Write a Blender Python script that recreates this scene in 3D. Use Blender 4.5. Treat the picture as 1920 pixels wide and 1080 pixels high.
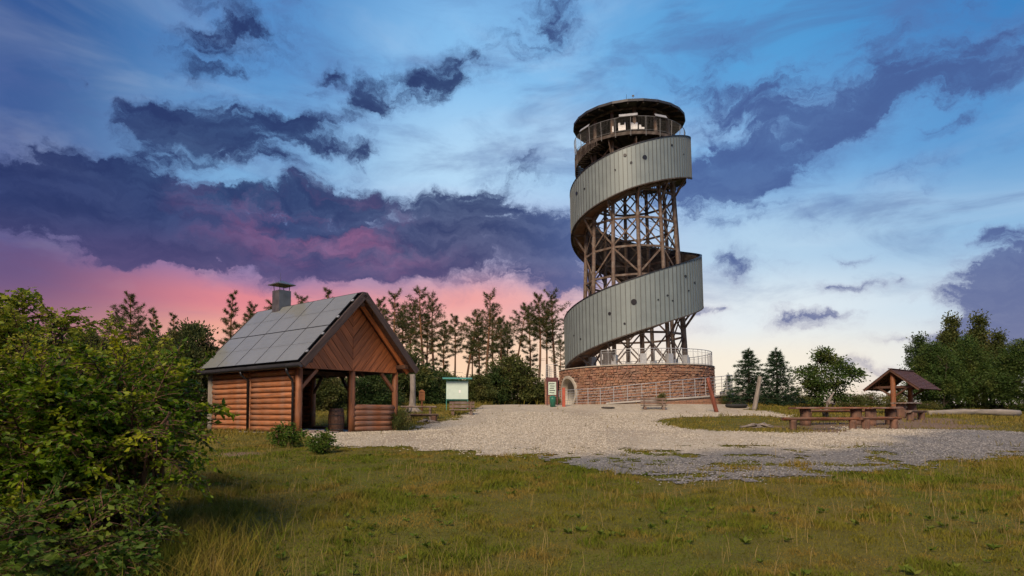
import bpy, math, random
import numpy as np
from mathutils import Vector, Matrix

for o in list(bpy.data.objects):
    bpy.data.objects.remove(o)
SC = bpy.context.scene
COL = SC.collection
PI = math.pi
rad = math.radians

# ------------------------------------------------------------------ camera
FPX, PITCH, HZ, EYE = 1250.0, rad(3.0), 775.0, 1.6
CY = HZ - FPX * math.tan(PITCH)
cam_data = bpy.data.cameras.new('camera')
cam = bpy.data.objects.new('camera', cam_data)
COL.objects.link(cam)
cam.location = (0, 0, EYE)
cam.rotation_euler = (PI / 2 + PITCH, 0, 0)
cam_data.sensor_width = 36.0
cam_data.lens = 36.0 * FPX / 1920.0
cam_data.shift_y = (CY - 540.0) / 1920.0
cam_data.clip_start = 0.1
cam_data.clip_end = 6000.0
SC.camera = cam

# ------------------------------------------------------------------ world: dusk sky with broken cloud
SUN_AZ, SUN_EL = rad(-158.0), rad(40.0)      # azimuth from +Y towards +X: the light comes from behind left
world = bpy.data.worlds.new('World')
SC.world = world
world.use_nodes = True
wt = world.node_tree
wt.nodes.clear()


def srgb(r, g, b):
    f = lambda c: (c / 255 / 12.92) if c / 255 <= 0.04045 else ((c / 255 + 0.055) / 1.055) ** 2.4
    return (f(r), f(g), f(b), 1.0)


def build_world():
    N, L = wt.nodes, wt.links

    def put(sock, v):
        if hasattr(v, 'is_output'):
            L.new(v, sock)
        else:
            sock.default_value = v

    def math_(op, a, b=0.0, c=None, clamp=False):
        n = N.new('ShaderNodeMath'); n.operation = op; n.use_clamp = clamp
        put(n.inputs[0], a); put(n.inputs[1], b)
        if c is not None:
            put(n.inputs[2], c)
        return n.outputs[0]

    def mix(f, a, b, mode='MIX'):
        n = N.new('ShaderNodeMix'); n.data_type = 'RGBA'; n.blend_type = mode
        put(n.inputs[0], f); put(n.inputs[6], a); put(n.inputs[7], b)
        return n.outputs[2]

    def smooth(x, a, b):
        n = N.new('ShaderNodeMapRange'); n.interpolation_type = 'SMOOTHSTEP'
        put(n.inputs[0], x); n.inputs[1].default_value = a; n.inputs[2].default_value = b
        return n.outputs[0]

    tc = N.new('ShaderNodeTexCoord')
    sep = N.new('ShaderNodeSeparateXYZ'); L.new(tc.outputs['Generated'], sep.inputs[0])
    az = math_('MULTIPLY', math_('ARCTAN2', sep.outputs[0], sep.outputs[1]), 180 / PI)
    el = math_('MULTIPLY', math_('ARCSINE', sep.outputs[2]), 180 / PI)
    comb = N.new('ShaderNodeCombineXYZ'); L.new(az, comb.inputs[0]); L.new(el, comb.inputs[1])

    def noise(vec, scale, detail, rough, rot=0.0, stretch=(1, 1, 1), dist=0.0, off=(0, 0, 0)):
        m = N.new('ShaderNodeMapping'); m.inputs['Rotation'].default_value = (0, 0, -rad(rot))
        m.inputs['Scale'].default_value = stretch; m.inputs['Location'].default_value = off
        L.new(vec, m.inputs['Vector'])
        n = N.new('ShaderNodeTexNoise'); n.inputs['Scale'].default_value = scale
        n.inputs['Detail'].default_value = detail; n.inputs['Roughness'].default_value = rough
        n.inputs['Distortion'].default_value = dist
        L.new(m.outputs[0], n.inputs['Vector'])
        return n
    # --- clear sky colour: elevation ramps at five azimuths
    cols = SKYCOLS
    elf = math_('DIVIDE', el, 40.0, clamp=True)
    ramps = []
    for a0, stops in cols:
        r = N.new('ShaderNodeValToRGB'); r.color_ramp.interpolation = 'EASE'
        e = r.color_ramp.elements
        for i, (d, c) in enumerate(stops):
            if i < 2:
                q = e[i]; q.position = d / 40.0
            else:
                q = e.new(d / 40.0)
            q.color = srgb(*c)
        L.new(elf, r.inputs[0])
        ramps.append((a0, r.outputs[0]))
    base = ramps[0][1]
    for i in range(1, len(ramps)):
        base = mix(smooth(az, ramps[i - 1][0], ramps[i][0]), base, ramps[i][1])
    # soft high veil
    vn = noise(comb.outputs[0], 0.10, 5, 0.55, rot=18, stretch=(0.45, 1.5, 1), dist=0.6)
    veil = smooth(vn.outputs[0], 0.45, 0.75)
    base = mix(math_('MULTIPLY', veil, 0.34), base, mix(0.5, base, srgb(232, 238, 248)))
    vn2 = noise(comb.outputs[0], 0.14, 6, 0.6, rot=20, stretch=(0.5, 1.4, 1), dist=0.8, off=(13, 5, 0))
    veil2 = smooth(vn2.outputs[0], 0.46, 0.70)
    base = mix(math_('MULTIPLY', math_('MULTIPLY', veil2, 0.80), smooth(el, 5.0, 13.0)), base, mix(0.60, base, srgb(82, 102, 158)))
    # --- clouds
    wn = noise(comb.outputs[0], 0.16, 6, 0.62)
    warp = N.new('ShaderNodeVectorMath'); warp.operation = 'MULTIPLY_ADD'
    sub = N.new('ShaderNodeVectorMath'); sub.operation = 'SUBTRACT'
    L.new(wn.outputs['Color'], sub.inputs[0]); sub.inputs[1].default_value = (0.5, 0.5, 0.5)
    L.new(sub.outputs[0], warp.inputs[0]); warp.inputs[1].default_value = (9, 6.0, 0)
    L.new(comb.outputs[0], warp.inputs[2])
    wv = warp.outputs[0]
    total = None
    for a0, e0, ra, rb, rot, amp in BLOBS:
        m = N.new('ShaderNodeMapping'); m.vector_type = 'TEXTURE'
        m.inputs['Location'].default_value = (a0, e0, 0)
        m.inputs['Rotation'].default_value = (0, 0, rad(rot))
        m.inputs['Scale'].default_value = (ra, rb, 1)
        L.new(wv, m.inputs['Vector'])
        g = N.new('ShaderNodeTexGradient'); g.gradient_type = 'SPHERICAL'
        L.new(m.outputs[0], g.inputs[0])
        total = math_('MULTIPLY', g.outputs['Fac'], amp) if total is None else math_('MULTIPLY_ADD', g.outputs['Fac'], amp, total)
    # the same kind of cloud goes on round the rest of the sky
    rest = noise(comb.outputs[0], 0.05, 4, 0.55, rot=8, stretch=(0.6, 1.6, 1), off=(40, 9, 0))
    outside = smooth(math_('ABSOLUTE', az), 42.0, 58.0)
    above = smooth(el, 33.0, 42.0)
    out_m = math_('MAXIMUM', outside, above)
    total = math_('ADD', total, math_('MULTIPLY', out_m, math_('MULTIPLY', smooth(rest.outputs[0], 0.48, 0.66), 0.9)))
    fb = noise(wv, 0.20, 8, 0.66, rot=10, stretch=(0.62, 1.35, 1))
    tn = noise(wv, 0.33, 7, 0.60, rot=16, stretch=(0.55, 1.45, 1), off=(21, 2, 0))
    tex = smooth(tn.outputs[0], 0.34, 0.66)
    total = math_('MULTIPLY', total, math_('MULTIPLY_ADD', tex, 0.75, 0.60))
    dens = math_('ADD', math_('MULTIPLY_ADD', total, 1.75, -0.10), math_('MULTIPLY', math_('SUBTRACT', fb.outputs[0], 0.5), 2.7))
    alpha = smooth(dens, -0.16, 1.15)
    core = smooth(dens, 0.20, 1.25)
    navy = mix(smooth(el, 7.5, 15.0), srgb(92, 76, 124), srgb(33, 46, 96))
    blue = mix(smooth(el, 3.0, 18.0), srgb(100, 106, 150), srgb(68, 92, 148))
    dark = mix(smooth(az, -4.0, 12.0), navy, blue)
    edge = mix(0.40, base, mix(smooth(el, 8, 16), srgb(128, 92, 138), srgb(100, 128, 186)))
    # rosy light caught on the underside of the low bank on the left
    rn = noise(wv, 0.20, 5, 0.6, rot=-12, stretch=(0.5, 1.3, 1), off=(7, 3, 0))
    m = N.new('ShaderNodeMapping'); m.vector_type = 'TEXTURE'
    m.inputs['Location'].default_value = (-16.5, 15.2, 0); m.inputs['Scale'].default_value = (13, 4.6, 1)
    m.inputs['Rotation'].default_value = (0, 0, rad(-10))
    L.new(wv, m.inputs['Vector'])
    g = N.new('ShaderNodeTexGradient'); g.gradient_type = 'SPHERICAL'; L.new(m.outputs[0], g.inputs[0])
    rose = math_('MULTIPLY', math_('MULTIPLY', g.outputs['Fac'], 0.6), smooth(rn.outputs[0], 0.42, 0.68))
    dark = mix(rose, dark, srgb(196, 112, 152))
    dark = mix(math_('MULTIPLY', math_('SUBTRACT', 1.0, tex), 0.30), dark, mix(0.45, edge, dark))
    cloud = mix(core, edge, dark)
    sky = mix(math_('MULTIPLY', alpha, 0.96), base, cloud)
    bg1 = N.new('ShaderNodeBackground'); L.new(sky, bg1.inputs[0]); bg1.inputs[1].default_value = 0.98
    nis = N.new('ShaderNodeTexSky'); nis.sky_type = 'NISHITA'; nis.sun_disc = False
    nis.sun_elevation = SUN_EL; nis.sun_rotation = SUN_AZ
    bg2 = N.new('ShaderNodeBackground'); L.new(nis.outputs[0], bg2.inputs[0]); bg2.inputs[1].default_value = 0.004
    add = N.new('ShaderNodeAddShader'); L.new(bg1.outputs[0], add.inputs[0]); L.new(bg2.outputs[0], add.inputs[1])
    out = N.new('ShaderNodeOutputWorld'); L.new(add.outputs[0], out.inputs[0])


# clear-sky colours: (azimuth, [(elevation, sRGB) ...])
SKYCOLS = [
    (-38, [(0, (200, 130, 118)), (5.5, (158, 102, 122)), (10, (104, 80, 124)), (14, (80, 80, 134)), (21, (62, 92, 150)), (28, (48, 86, 148)), (40, (50, 82, 138))]),
    (-21, [(0, (252, 200, 150)), (6, (246, 176, 150)), (9, (226, 134, 142)), (12, (168, 128, 170)), (15, (128, 150, 202)), (18, (126, 178, 222)), (28, (84, 144, 204)), (40, (70, 122, 184))]),
    (-4, [(0, (255, 226, 186)), (5.5, (253, 210, 176)), (9.5, (240, 162, 158)), (13.5, (192, 184, 214)), (20, (182, 218, 246)), (28, (136, 192, 238)), (40, (96, 154, 214))]),
    (20, [(0, (252, 226, 196)), (4, (249, 238, 220)), (8, (228, 236, 240)), (13, (180, 210, 234)), (20, (120, 176, 226)), (28, (84, 158, 216)), (40, (78, 140, 202))]),
    (38, [(0, (230, 212, 196)), (4, (228, 230, 228)), (8, (198, 218, 234)), (13, (140, 184, 222)), (20, (86, 150, 208)), (28, (58, 128, 194)), (40, (58, 110, 176))]),
]
BLOBS = [
    (-30.7, 15.6, 12.2, 5.3, -8, 1.30),
    (-36.2, 14.0, 6.6, 3.4, 0, 0.95),
    (-27.1, 14.0, 10.9, 4.4, -10, 1.10),
    (-18.0, 16.9, 10.0, 3.5, -5, 0.75),
    (-9.2, 14.8, 16.5, 5.5, 2, 1.20),
    (-15.4, 12.9, 8.5, 3.0, -5, 0.60),
    (-2.8, 18.0, 6.9, 3.3, 25, 0.60),
    (-1.4, 14.3, 7.8, 2.7, 0, 0.60),
    (-17.9, 11.9, 3.3, 2.6, 0, 0.70),
    (-28.0, 21.1, 6.1, 2.6, -5, 0.90),
    (-23.0, 21.5, 10.1, 2.7, -5, 0.95),
    (-16.0, 22.6, 5.9, 2.0, 0, 0.80),
    (-25.5, 26.6, 9.0, 5.6, -40, 0.48),
    (-19.9, 29.3, 8.5, 4.5, 0, 0.45),
    (-16.4, 26.0, 3.4, 1.5, 30, 0.60),
    (-12.5, 25.8, 2.8, 1.8, 0, 0.70),
    (-7.5, 26.9, 7.7, 2.4, 20, 0.75),
    (-0.9, 28.6, 7.8, 2.4, 20, 0.35),
    (3.8, 31.3, 11.0, 3.9, 25, 0.50),
    (-12.4, 21.1, 3.5, 1.7, 45, 0.65),
    (-33.9, 23.4, 1.9, 0.8, -35, 0.50),
    (3.7, 15.6, 4.6, 3.7, 0, 0.65),
    (4.2, 20.7, 5.0, 2.6, 0, 0.40),
    (4.6, 12.9, 4.1, 4.0, 0, 0.65),
    (16.0, 25.8, 8.9, 4.8, 20, 0.55),
    (18.1, 20.6, 11.2, 4.5, 25, 0.72),
    (24.6, 21.3, 9.9, 3.3, 22, 0.70),
    (30.5, 22.2, 10.2, 3.1, 22, 0.58),
    (36.5, 23.0, 7.1, 2.7, 25, 0.62),
    (23.9, 25.8, 9.6, 2.3, 20, 0.25),
    (31.1, 17.2, 6.7, 1.5, 12, 0.30),
    (23.7, 15.6, 10.0, 1.6, 8, 0.30),
    (16.7, 17.7, 6.3, 4.6, 0, 0.80),
    (22.6, 18.7, 3.9, 1.3, 20, 0.50),
    (33.8, 19.9, 3.5, 1.2, 10, 0.50),
    (31.4, 26.7, 12.0, 3.1, 10, 0.45),
    (17.9, 11.9, 6.2, 2.0, 0, 0.62),
    (27.7, 12.4, 3.1, 0.7, 6, 0.60),
    (27.0, 10.0, 2.9, 1.0, 8, 0.65),
    (23.7, 7.1, 4.2, 1.2, 8, 0.90),
    (36.7, 12.8, 1.8, 0.9, 15, 0.75),
    (30.2, 10.4, 1.5, 0.8, 0, 0.60),
    (36.8, 7.5, 5.0, 5.1, 30, 1.50),
    (38.1, 9.9, 3.1, 3.2, 30, 1.10),
    (37.4, 5.3, 3.5, 3.3, 0, 1.00),
    (16.6, 8.3, 1.7, 0.7, 0, 0.50),
    (30.7, 5.3, 5.4, 0.6, 2, 0.30),
    (27.2, 3.1, 7.3, 0.9, 0, 0.35),
    (-36.3, 17.7, 2.7, 1.1, 0, 0.25),
    (1.9, 12.5, 6.4, 2.7, -5, 0.70),
    (-27.7, 11.5, 3.2, 0.6, -5, 0.40),
    (-11.9, 12.0, 4.0, 1.3, 5, 0.45),
]
build_world()
world.cycles.sampling_method = 'MANUAL'
world.cycles.sample_map_resolution = 256

# ------------------------------------------------------------------ sun (low, veiled by cloud: soft)
sun_data = bpy.data.lights.new('sun', 'SUN')
sun_data.energy = 4.7
sun_data.angle = rad(24)
sun_data.color = (1.0, 0.80, 0.58)
sun = bpy.data.objects.new('sun', sun_data)
COL.objects.link(sun)
sdir = Vector((math.sin(SUN_AZ) * math.cos(SUN_EL), math.cos(SUN_AZ) * math.cos(SUN_EL), math.sin(SUN_EL)))
sun.rotation_euler = sdir.to_track_quat('Z', 'Y').to_euler()
sun.location = sdir * 60

SC.view_settings.view_transform = 'Standard'
SC.view_settings.look = 'None'
SC.view_settings.exposure = 0.0
SC.view_settings.gamma = 1.0
SC.view_settings.use_curve_mapping = False
SC.render.engine = 'CYCLES'
SC.cycles.use_adaptive_sampling = True
SC.cycles.adaptive_threshold = 0.02
SC.cycles.adaptive_min_samples = 8
SC.cycles.max_bounces = 6
SC.cycles.transparent_max_bounces = 8

# ------------------------------------------------------------------ helpers
rng = np.random.default_rng(7)


def at(px, py, Y):
    """point seen at a photograph pixel, at depth Y metres"""
    a = (px - 960) / FPX
    b = (CY - py) / FPX
    d = np.array([a, math.cos(PITCH) - b * math.sin(PITCH), math.sin(PITCH) + b * math.cos(PITCH)])
    p = d * (Y / d[1])
    return float(p[0]), float(Y), float(p[2] + EYE)


def vnoise(x, y, s=0):
    x = np.asarray(x, float); y = np.asarray(y, float)
    xi = np.floor(x).astype(np.int64); yi = np.floor(y).astype(np.int64)
    fx = x - xi; fy = y - yi
    fx = fx * fx * (3 - 2 * fx); fy = fy * fy * (3 - 2 * fy)

    def h(a, b):
        n = (a * 374761393 + b * 668265263 + s * 974634777) & 0xffffffff
        n = ((n ^ (n >> 13)) * 1274126177) & 0xffffffff
        return ((n ^ (n >> 16)) & 0xffff) / 65535.0
    return (h(xi, yi) * (1 - fx) + h(xi + 1, yi) * fx) * (1 - fy) + (h(xi, yi + 1) * (1 - fx) + h(xi + 1, yi + 1) * fx) * fy


def fbm(x, y, s=0, o=4):
    t = 0; a = 0.5
    for i in range(o):
        t = t + a * vnoise(x * 2 ** i, y * 2 ** i, s + i * 17); a *= 0.5
    return t / (1 - 0.5 ** o)


# terrain: a broad hilltop that climbs away from the camera
_py = np.array([-80, -30, 0, 7, 15, 20, 24, 30, 36, 41, 46, 52, 60, 75, 120, 300, 1000, 4000.])
_pz = np.array([-1.5, -.5, 0, .06, .45, .68, .84, 1.04, 1.45, 1.85, 2.2, 2.36, 2.2, .9, -5, -30, -70, -90.])
_ty = np.arange(-100, 4000, .25)
_tz = np.interp(_ty, _py, _pz)
_k = np.exp(-0.5 * (np.arange(-24, 25) / 8.0) ** 2); _k /= _k.sum()
_tz = np.convolve(np.pad(_tz, 24, mode='edge'), _k, 'valid')
CH_X, CH_Y, CH_YAW, CH_W, CH_L, CH_Z = -7.594, 23.747, 0.8665, 4.38, 6.58, 0.86
TW_X, TW_Y, TW_Z = 9.68, 52.0, 2.2


def sstep(x, a, b):
    t = np.clip((x - a) / (b - a), 0, 1)
    return t * t * (3 - 2 * t)


def H(x, y):
    x = np.asarray(x, float); y = np.asarray(y, float)
    z = np.interp(y, _ty, _tz)
    z = z - 0.45 * sstep(x, 16, 30) * sstep(y, 30, 46) * (1 - sstep(y, 60, 90))
    z = z - 0.25 * sstep(-x, 14, 40) * sstep(y, 20, 46) * (1 - sstep(y, 60, 90))
    n = (fbm(x * .4, y * .4, 3, 3) - .5) * .10 + (fbm(x * .08, y * .08, 9, 3) - .5) * .25 * sstep(np.hypot(x, y), 10, 60)
    # level pads under the shelter and the tower
    c, s = math.cos(CH_YAW), math.sin(CH_YAW)
    u = (x - CH_X) * c + (y - CH_Y) * s; v = -(x - CH_X) * s + (y - CH_Y) * c
    d = np.hypot(np.maximum(np.maximum(-u, u - CH_W), 0), np.maximum(np.maximum(-v, v - CH_L), 0))
    k = 1 - sstep(d, .6, 4.0)
    z = (z + n) * (1 - k) + (CH_Z) * k
    d = np.hypot(x - TW_X, y - TW_Y)
    k = 1 - sstep(d, 7.5, 12)
    return z * (1 - k) + TW_Z * k


def hz(x, y):
    return float(H(x, y))


def ground(px, py):
    Y = np.arange(4, 110, .05)
    a = (px - 960) / FPX; b = (CY - py) / FPX
    d = np.array([a, math.cos(PITCH) - b * math.sin(PITCH), math.sin(PITCH) + b * math.cos(PITCH)])
    X = d[0] / d[1] * Y; Z = EYE + d[2] / d[1] * Y
    i = np.nonzero(Z <= H(X, Y))[0]
    i = i[0] if len(i) else len(Y) - 1
    return float(X[i]), float(Y[i])


def np_mesh(name, V, quads=None, tris=None, smooth=False):
    V = np.asarray(V, np.float32)
    quads = np.zeros((0, 4), np.int32) if quads is None else np.asarray(quads, np.int32).reshape(-1, 4)
    tris = np.zeros((0, 3), np.int32) if tris is None else np.asarray(tris, np.int32).reshape(-1, 3)
    me = bpy.data.meshes.new(name)
    me.vertices.add(len(V)); me.vertices.foreach_set('co', V.ravel())
    nl = quads.size + tris.size; nf = len(quads) + len(tris)
    me.loops.add(nl); me.polygons.add(nf)
    me.loops.foreach_set('vertex_index', np.concatenate([quads.ravel(), tris.ravel()]))
    st = np.concatenate([np.arange(len(quads)) * 4, quads.size + np.arange(len(tris)) * 3]).astype(np.int32)
    me.polygons.foreach_set('loop_start', st)
    if smooth:
        me.polygons.foreach_set('use_smooth', np.ones(nf, bool))
    me.update(calc_edges=True)
    me.validate()
    return me


def link(name, me, mat=None, parent=None, loc=None, rot=None, scale=None):
    o = bpy.data.objects.new(name, me)
    COL.objects.link(o)
    if mat is not None and me is not None and not me.materials:
        me.materials.append(mat)
    if parent is not None:
        o.parent = parent
    if loc is not None:
        o.location = loc
    if rot is not None:
        o.rotation_euler = rot
    if scale is not None:
        o.scale = scale
    return o


def tag(o, label=None, cat=None, group=None, kind=None):
    if label: o['label'] = label
    if cat: o['category'] = cat
    if group: o['group'] = group
    if kind: o['kind'] = kind
    return o


def thing(name, label, cat, loc=(0, 0, 0), rz=0.0, group=None):
    o = bpy.data.objects.new(name, None)
    o.empty_display_size = 0.3
    COL.objects.link(o)
    o.location = loc; o.rotation_euler = (0, 0, rz)
    return tag(o, label, cat, group)


class MB:
    """collects simple solids and links them as one mesh"""
    def __init__(s):
        s.V = []; s.F = []

    def add(s, V, F):
        b = len(s.V)
        s.V.extend([tuple(v) for v in V]); s.F.extend([tuple(b + i for i in f) for f in F])
        return s

    def box(s, c, size, rz=0.0, M=None):
        x, y, z = [q / 2 for q in size]
        P = [Vector(p) for p in ((-x, -y, -z), (x, -y, -z), (x, y, -z), (-x, y, -z), (-x, -y, z), (x, -y, z), (x, y, z), (-x, y, z))]
        R = M if M is not None else Matrix.Rotation(rz, 3, 'Z')
        P = [R @ p + Vector(c) for p in P]
        return s.add(P, [(0, 3, 2, 1), (4, 5, 6, 7), (0, 1, 5, 4), (1, 2, 6, 5), (2, 3, 7, 6), (3, 0, 4, 7)])

    def tube(s, path, r, n=8, caps=True):
        path = [Vector(p) for p in path]
        rs = r if hasattr(r, '__len__') else [r] * len(path)
        V = []; F = []
        up = Vector((0, 0, 1))
        for i, p in enumerate(path):
            t = (path[min(i + 1, len(path) - 1)] - path[max(i - 1, 0)]).normalized()
            a = t.cross(up if abs(t.z) < .95 else Vector((1, 0, 0))).normalized()
            b = a.cross(t).normalized()
            for k in range(n):
                th = 2 * PI * k / n
                V.append(p + (a * math.cos(th) + b * math.sin(th)) * rs[i])
        for i in range(len(path) - 1):
            for k in range(n):
                k2 = (k + 1) % n
                F.append((i * n + k, i * n + k2, (i + 1) * n + k2, (i + 1) * n + k))
        if caps:
            F.append(tuple(range(n))[::-1]); F.append(tuple(range((len(path) - 1) * n, len(path) * n)))
        return s.add(V, F)

    def prism(s, poly, off):
        """polygon (list of 3d points) swept by the vector off"""
        n = len(poly); off = Vector(off)
        P = [Vector(p) for p in poly]
        V = P + [p + off for p in P]
        F = [tuple(range(n))[::-1], tuple(range(n, 2 * n))] + [(i, (i + 1) % n, n + (i + 1) % n, n + i) for i in range(n)]
        return s.add(V, F)

    def build(s, name, mat, parent=None, smooth=False, loc=None, rz=None, auto=False):
        me = bpy.data.meshes.new(name)
        me.from_pydata([tuple(v) for v in s.V], [], s.F)
        if smooth:
            for p in me.polygons:
                p.use_smooth = len(p.vertices) == 4
        me.update()
        return link(name, me, mat, parent, loc, (0, 0, rz) if rz is not None else None)


def axis_matrix(p0, p1, roll_up=(0, 0, 1)):
    p0 = Vector(p0); p1 = Vector(p1)
    x = (p1 - p0).normalized()
    up = Vector(roll_up)
    if abs(x.dot(up)) > .97:
        up = Vector((0, 1, 0))
    y = up.cross(x).normalized(); z = x.cross(y)
    M = Matrix((x, y, z)).transposed().to_4x4(); M.translation = p0
    return M, (p1 - p0).length


def beam(name, p0, p1, w, h, mat, parent, ch=0.012, up=(0, 0, 1)):
    """sawn timber or bar with chamfered edges; its grain runs along local X"""
    M, L = axis_matrix(p0, p1, up)
    a, b = w / 2, h / 2; c = min(ch, a * .6, b * .6)
    prof = [(-a + c, -b), (a - c, -b), (a, -b + c), (a, b - c), (a - c, b), (-a + c, b), (-a, b - c), (-a, -b + c)]
    V = [(0, y, z) for y, z in prof] + [(L, y, z) for y, z in prof]
    F = [tuple(range(8))[::-1], tuple(range(8, 16))] + [(i, (i + 1) % 8, 8 + (i + 1) % 8, 8 + i) for i in range(8)]
    me = bpy.data.meshes.new(name); me.from_pydata(V, [], F); me.update()
    o = link(name, me, mat, parent); o.matrix_local = M
    return o


def log(name, p0, p1, r, mat, parent, n=10, wob=.05, r1=None, seg=5, bend=0.0, seed=None):
    """round log, a little uneven along its length; grain along local X"""
    R = random.Random(seed if seed is not None else hash((round(p0[0], 3), round(p0[1], 3), round(p0[2], 3))) & 0xffff)
    M, L = axis_matrix(p0, p1)
    V = []; F = []
    r1 = r if r1 is None else r1
    ph = R.random() * 6
    for i in range(seg + 1):
        t = i / seg; rr = (r + (r1 - r) * t) * (1 + R.uniform(-wob, wob))
        by = bend * math.sin(t * PI) * math.cos(ph); bz = bend * math.sin(t * PI) * math.sin(ph)
        for k in range(n):
            th = 2 * PI * k / n
            q = rr * (1 + wob * .5 * math.sin(3 * th + ph))
            V.append((L * t, q * math.cos(th) + by, q * math.sin(th) + bz))
    for i in range(seg):
        for k in range(n):
            F.append((i * n + k, i * n + (k + 1) % n, (i + 1) * n + (k + 1) % n, (i + 1) * n + k))
    F.append(tuple(range(n))[::-1]); F.append(tuple(range(seg * n, seg * n + n)))
    me = bpy.data.meshes.new(name); me.from_pydata(V, [], F)
    for p in me.polygons:
        p.use_smooth = len(p.vertices) == 4
    me.update()
    o = link(name, me, mat, parent); o.matrix_local = M
    return o


# ------------------------------------------------------------------ materials
def material(name):
    m = bpy.data.materials.new(name); m.use_nodes = True
    nt = m.node_tree
    for n in list(nt.nodes):
        nt.nodes.remove(n)
    out = nt.nodes.new('ShaderNodeOutputMaterial')
    b = nt.nodes.new('ShaderNodeBsdfPrincipled')
    nt.links.new(b.outputs[0], out.inputs[0])
    return m, nt, b, out


def nd(nt, t, **kw):
    n = nt.nodes.new(t)
    for k, v in kw.items():
        if k in ('operation', 'data_type', 'blend_type', 'feature', 'interpolation_type', 'attribute_name', 'distance', 'use_clamp'):
            setattr(n, k, v)
        else:
            n.inputs[k].default_value = v
    return n


def nmix(nt, f, a, b, mode='MIX'):
    n = nt.nodes.new('ShaderNodeMix'); n.data_type = 'RGBA'; n.blend_type = mode
    for s, v in ((n.inputs[0], f), (n.inputs[6], a), (n.inputs[7], b)):
        if hasattr(v, 'is_output'):
            nt.links.new(v, s)
        else:
            s.default_value = (*v, 1) if isinstance(v, tuple) and len(v) == 3 else v
    return n.outputs[2]


def nrange(nt, x, a, b, c=0.0, d=1.0):
    n = nt.nodes.new('ShaderNodeMapRange'); nt.links.new(x, n.inputs[0])
    for i, v in enumerate((a, b, c, d)):
        n.inputs[i + 1].default_value = v
    return n.outputs[0]


def ncoord(nt, kind='Object', scale=(1, 1, 1)):
    t = nt.nodes.new('ShaderNodeTexCoord')
    m = nt.nodes.new('ShaderNodeMapping'); m.inputs['Scale'].default_value = scale
    if kind == 'World':
        g = nt.nodes.new('ShaderNodeNewGeometry'); nt.links.new(g.outputs['Position'], m.inputs[0])
    else:
        nt.links.new(t.outputs[kind], m.inputs[0])
    return m.outputs[0]


def nnoise(nt, vec, scale, detail=4, rough=.55):
    n = nt.nodes.new('ShaderNodeTexNoise'); nt.links.new(vec, n.inputs['Vector'])
    n.inputs['Scale'].default_value = scale; n.inputs['Detail'].default_value = detail; n.inputs['Roughness'].default_value = rough
    return n.outputs[0]


def nbump(nt, b, h, strength=.3, dist=.02):
    n = nt.nodes.new('ShaderNodeBump'); n.inputs['Strength'].default_value = strength; n.inputs['Distance'].default_value = dist
    nt.links.new(h, n.inputs['Height']); nt.links.new(n.outputs[0], b.inputs['Normal'])


def sc3(c, k):
    return tuple(min(1, v * k) for v in c)


def wood(name, c, rough=.7, grain=18, var=.35, weather=0.0, dark=.45):
    m, nt, b, out = material(name)
    v = ncoord(nt, 'Object', (1.2, grain, grain))
    inf = nt.nodes.new('ShaderNodeObjectInfo')
    addv = nt.nodes.new('ShaderNodeVectorMath'); addv.operation = 'ADD'
    sc = nt.nodes.new('ShaderNodeVectorMath'); sc.operation = 'SCALE'; sc.inputs[0].default_value = (37, 91, 53)
    nt.links.new(inf.outputs['Random'], sc.inputs['Scale']); nt.links.new(v, addv.inputs[0]); nt.links.new(sc.outputs[0], addv.inputs[1])
    g = nnoise(nt, addv.outputs[0], 1.0, 5, .6)
    v2 = ncoord(nt, 'Object', (1.5, 1.5, 1.5))
    bl = nnoise(nt, v2, 1.4, 3)
    col = nmix(nt, nrange(nt, g, .32, .68), sc3(c, dark), sc3(c, 1.2))
    if weather:
        col = nmix(nt, nrange(nt, bl, .42, .70, 0, weather), col, (.30, .27, .24))
    col = nmix(nt, nrange(nt, inf.outputs['Random'], 0, 1, 0, var), col, nmix(nt, 0.6, col, sc3(c, .35)))
    nt.links.new(col, b.inputs['Base Color'])
    b.inputs['Roughness'].default_value = rough
    nbump(nt, b, g, .35, .006)
    return m


def plain(name, c, rough=.5, metal=0.0, var=.15, scale=3.0, bump=0.0, spec=.5, kind='Object', pervar=0.0):
    m, nt, b, out = material(name)
    v = ncoord(nt, kind)
    n = nnoise(nt, v, scale, 5, .6)
    col = nmix(nt, nrange(nt, n, .3, .7), sc3(c, 1 - var), sc3(c, 1 + var))
    if pervar:
        inf = nt.nodes.new('ShaderNodeObjectInfo')
        col = nmix(nt, nrange(nt, inf.outputs['Random'], 0, 1, 0, pervar), col, sc3(c, .6))
    nt.links.new(col, b.inputs['Base Color'])
    rr = nrange(nt, n, .3, .7, rough * .85, min(1, rough * 1.15)); nt.links.new(rr, b.inputs['Roughness'])
    b.inputs['Metallic'].default_value = metal; b.inputs['Specular IOR Level'].default_value = spec
    if bump:
        nbump(nt, b, n, bump, .01)
    return m


def foliage(name, c1, c2, c3=None, trans=.28, rough=.55, nscale=.9):
    m, nt, b, out = material(name)
    g = nt.nodes.new('ShaderNodeNewGeometry')
    v = ncoord(nt, 'World')
    n = nnoise(nt, v, nscale, 3)
    col = nmix(nt, g.outputs['Random Per Island'], c1, c2)
    if c3:
        col = nmix(nt, nrange(nt, n, .50, .68, 0, .85), col, c3)
    nt.links.new(col, b.inputs['Base Color'])
    b.inputs['Roughness'].default_value = rough
    b.inputs['Specular IOR Level'].default_value = .16
    t = nt.nodes.new('ShaderNodeBsdfTranslucent'); nt.links.new(col, t.inputs[0])
    mx = nt.nodes.new('ShaderNodeMixShader'); mx.inputs[0].default_value = trans
    nt.links.new(b.outputs[0], mx.inputs[1]); nt.links.new(t.outputs[0], mx.inputs[2])
    nt.links.new(mx.outputs[0], out.inputs[0])
    return m


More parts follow.
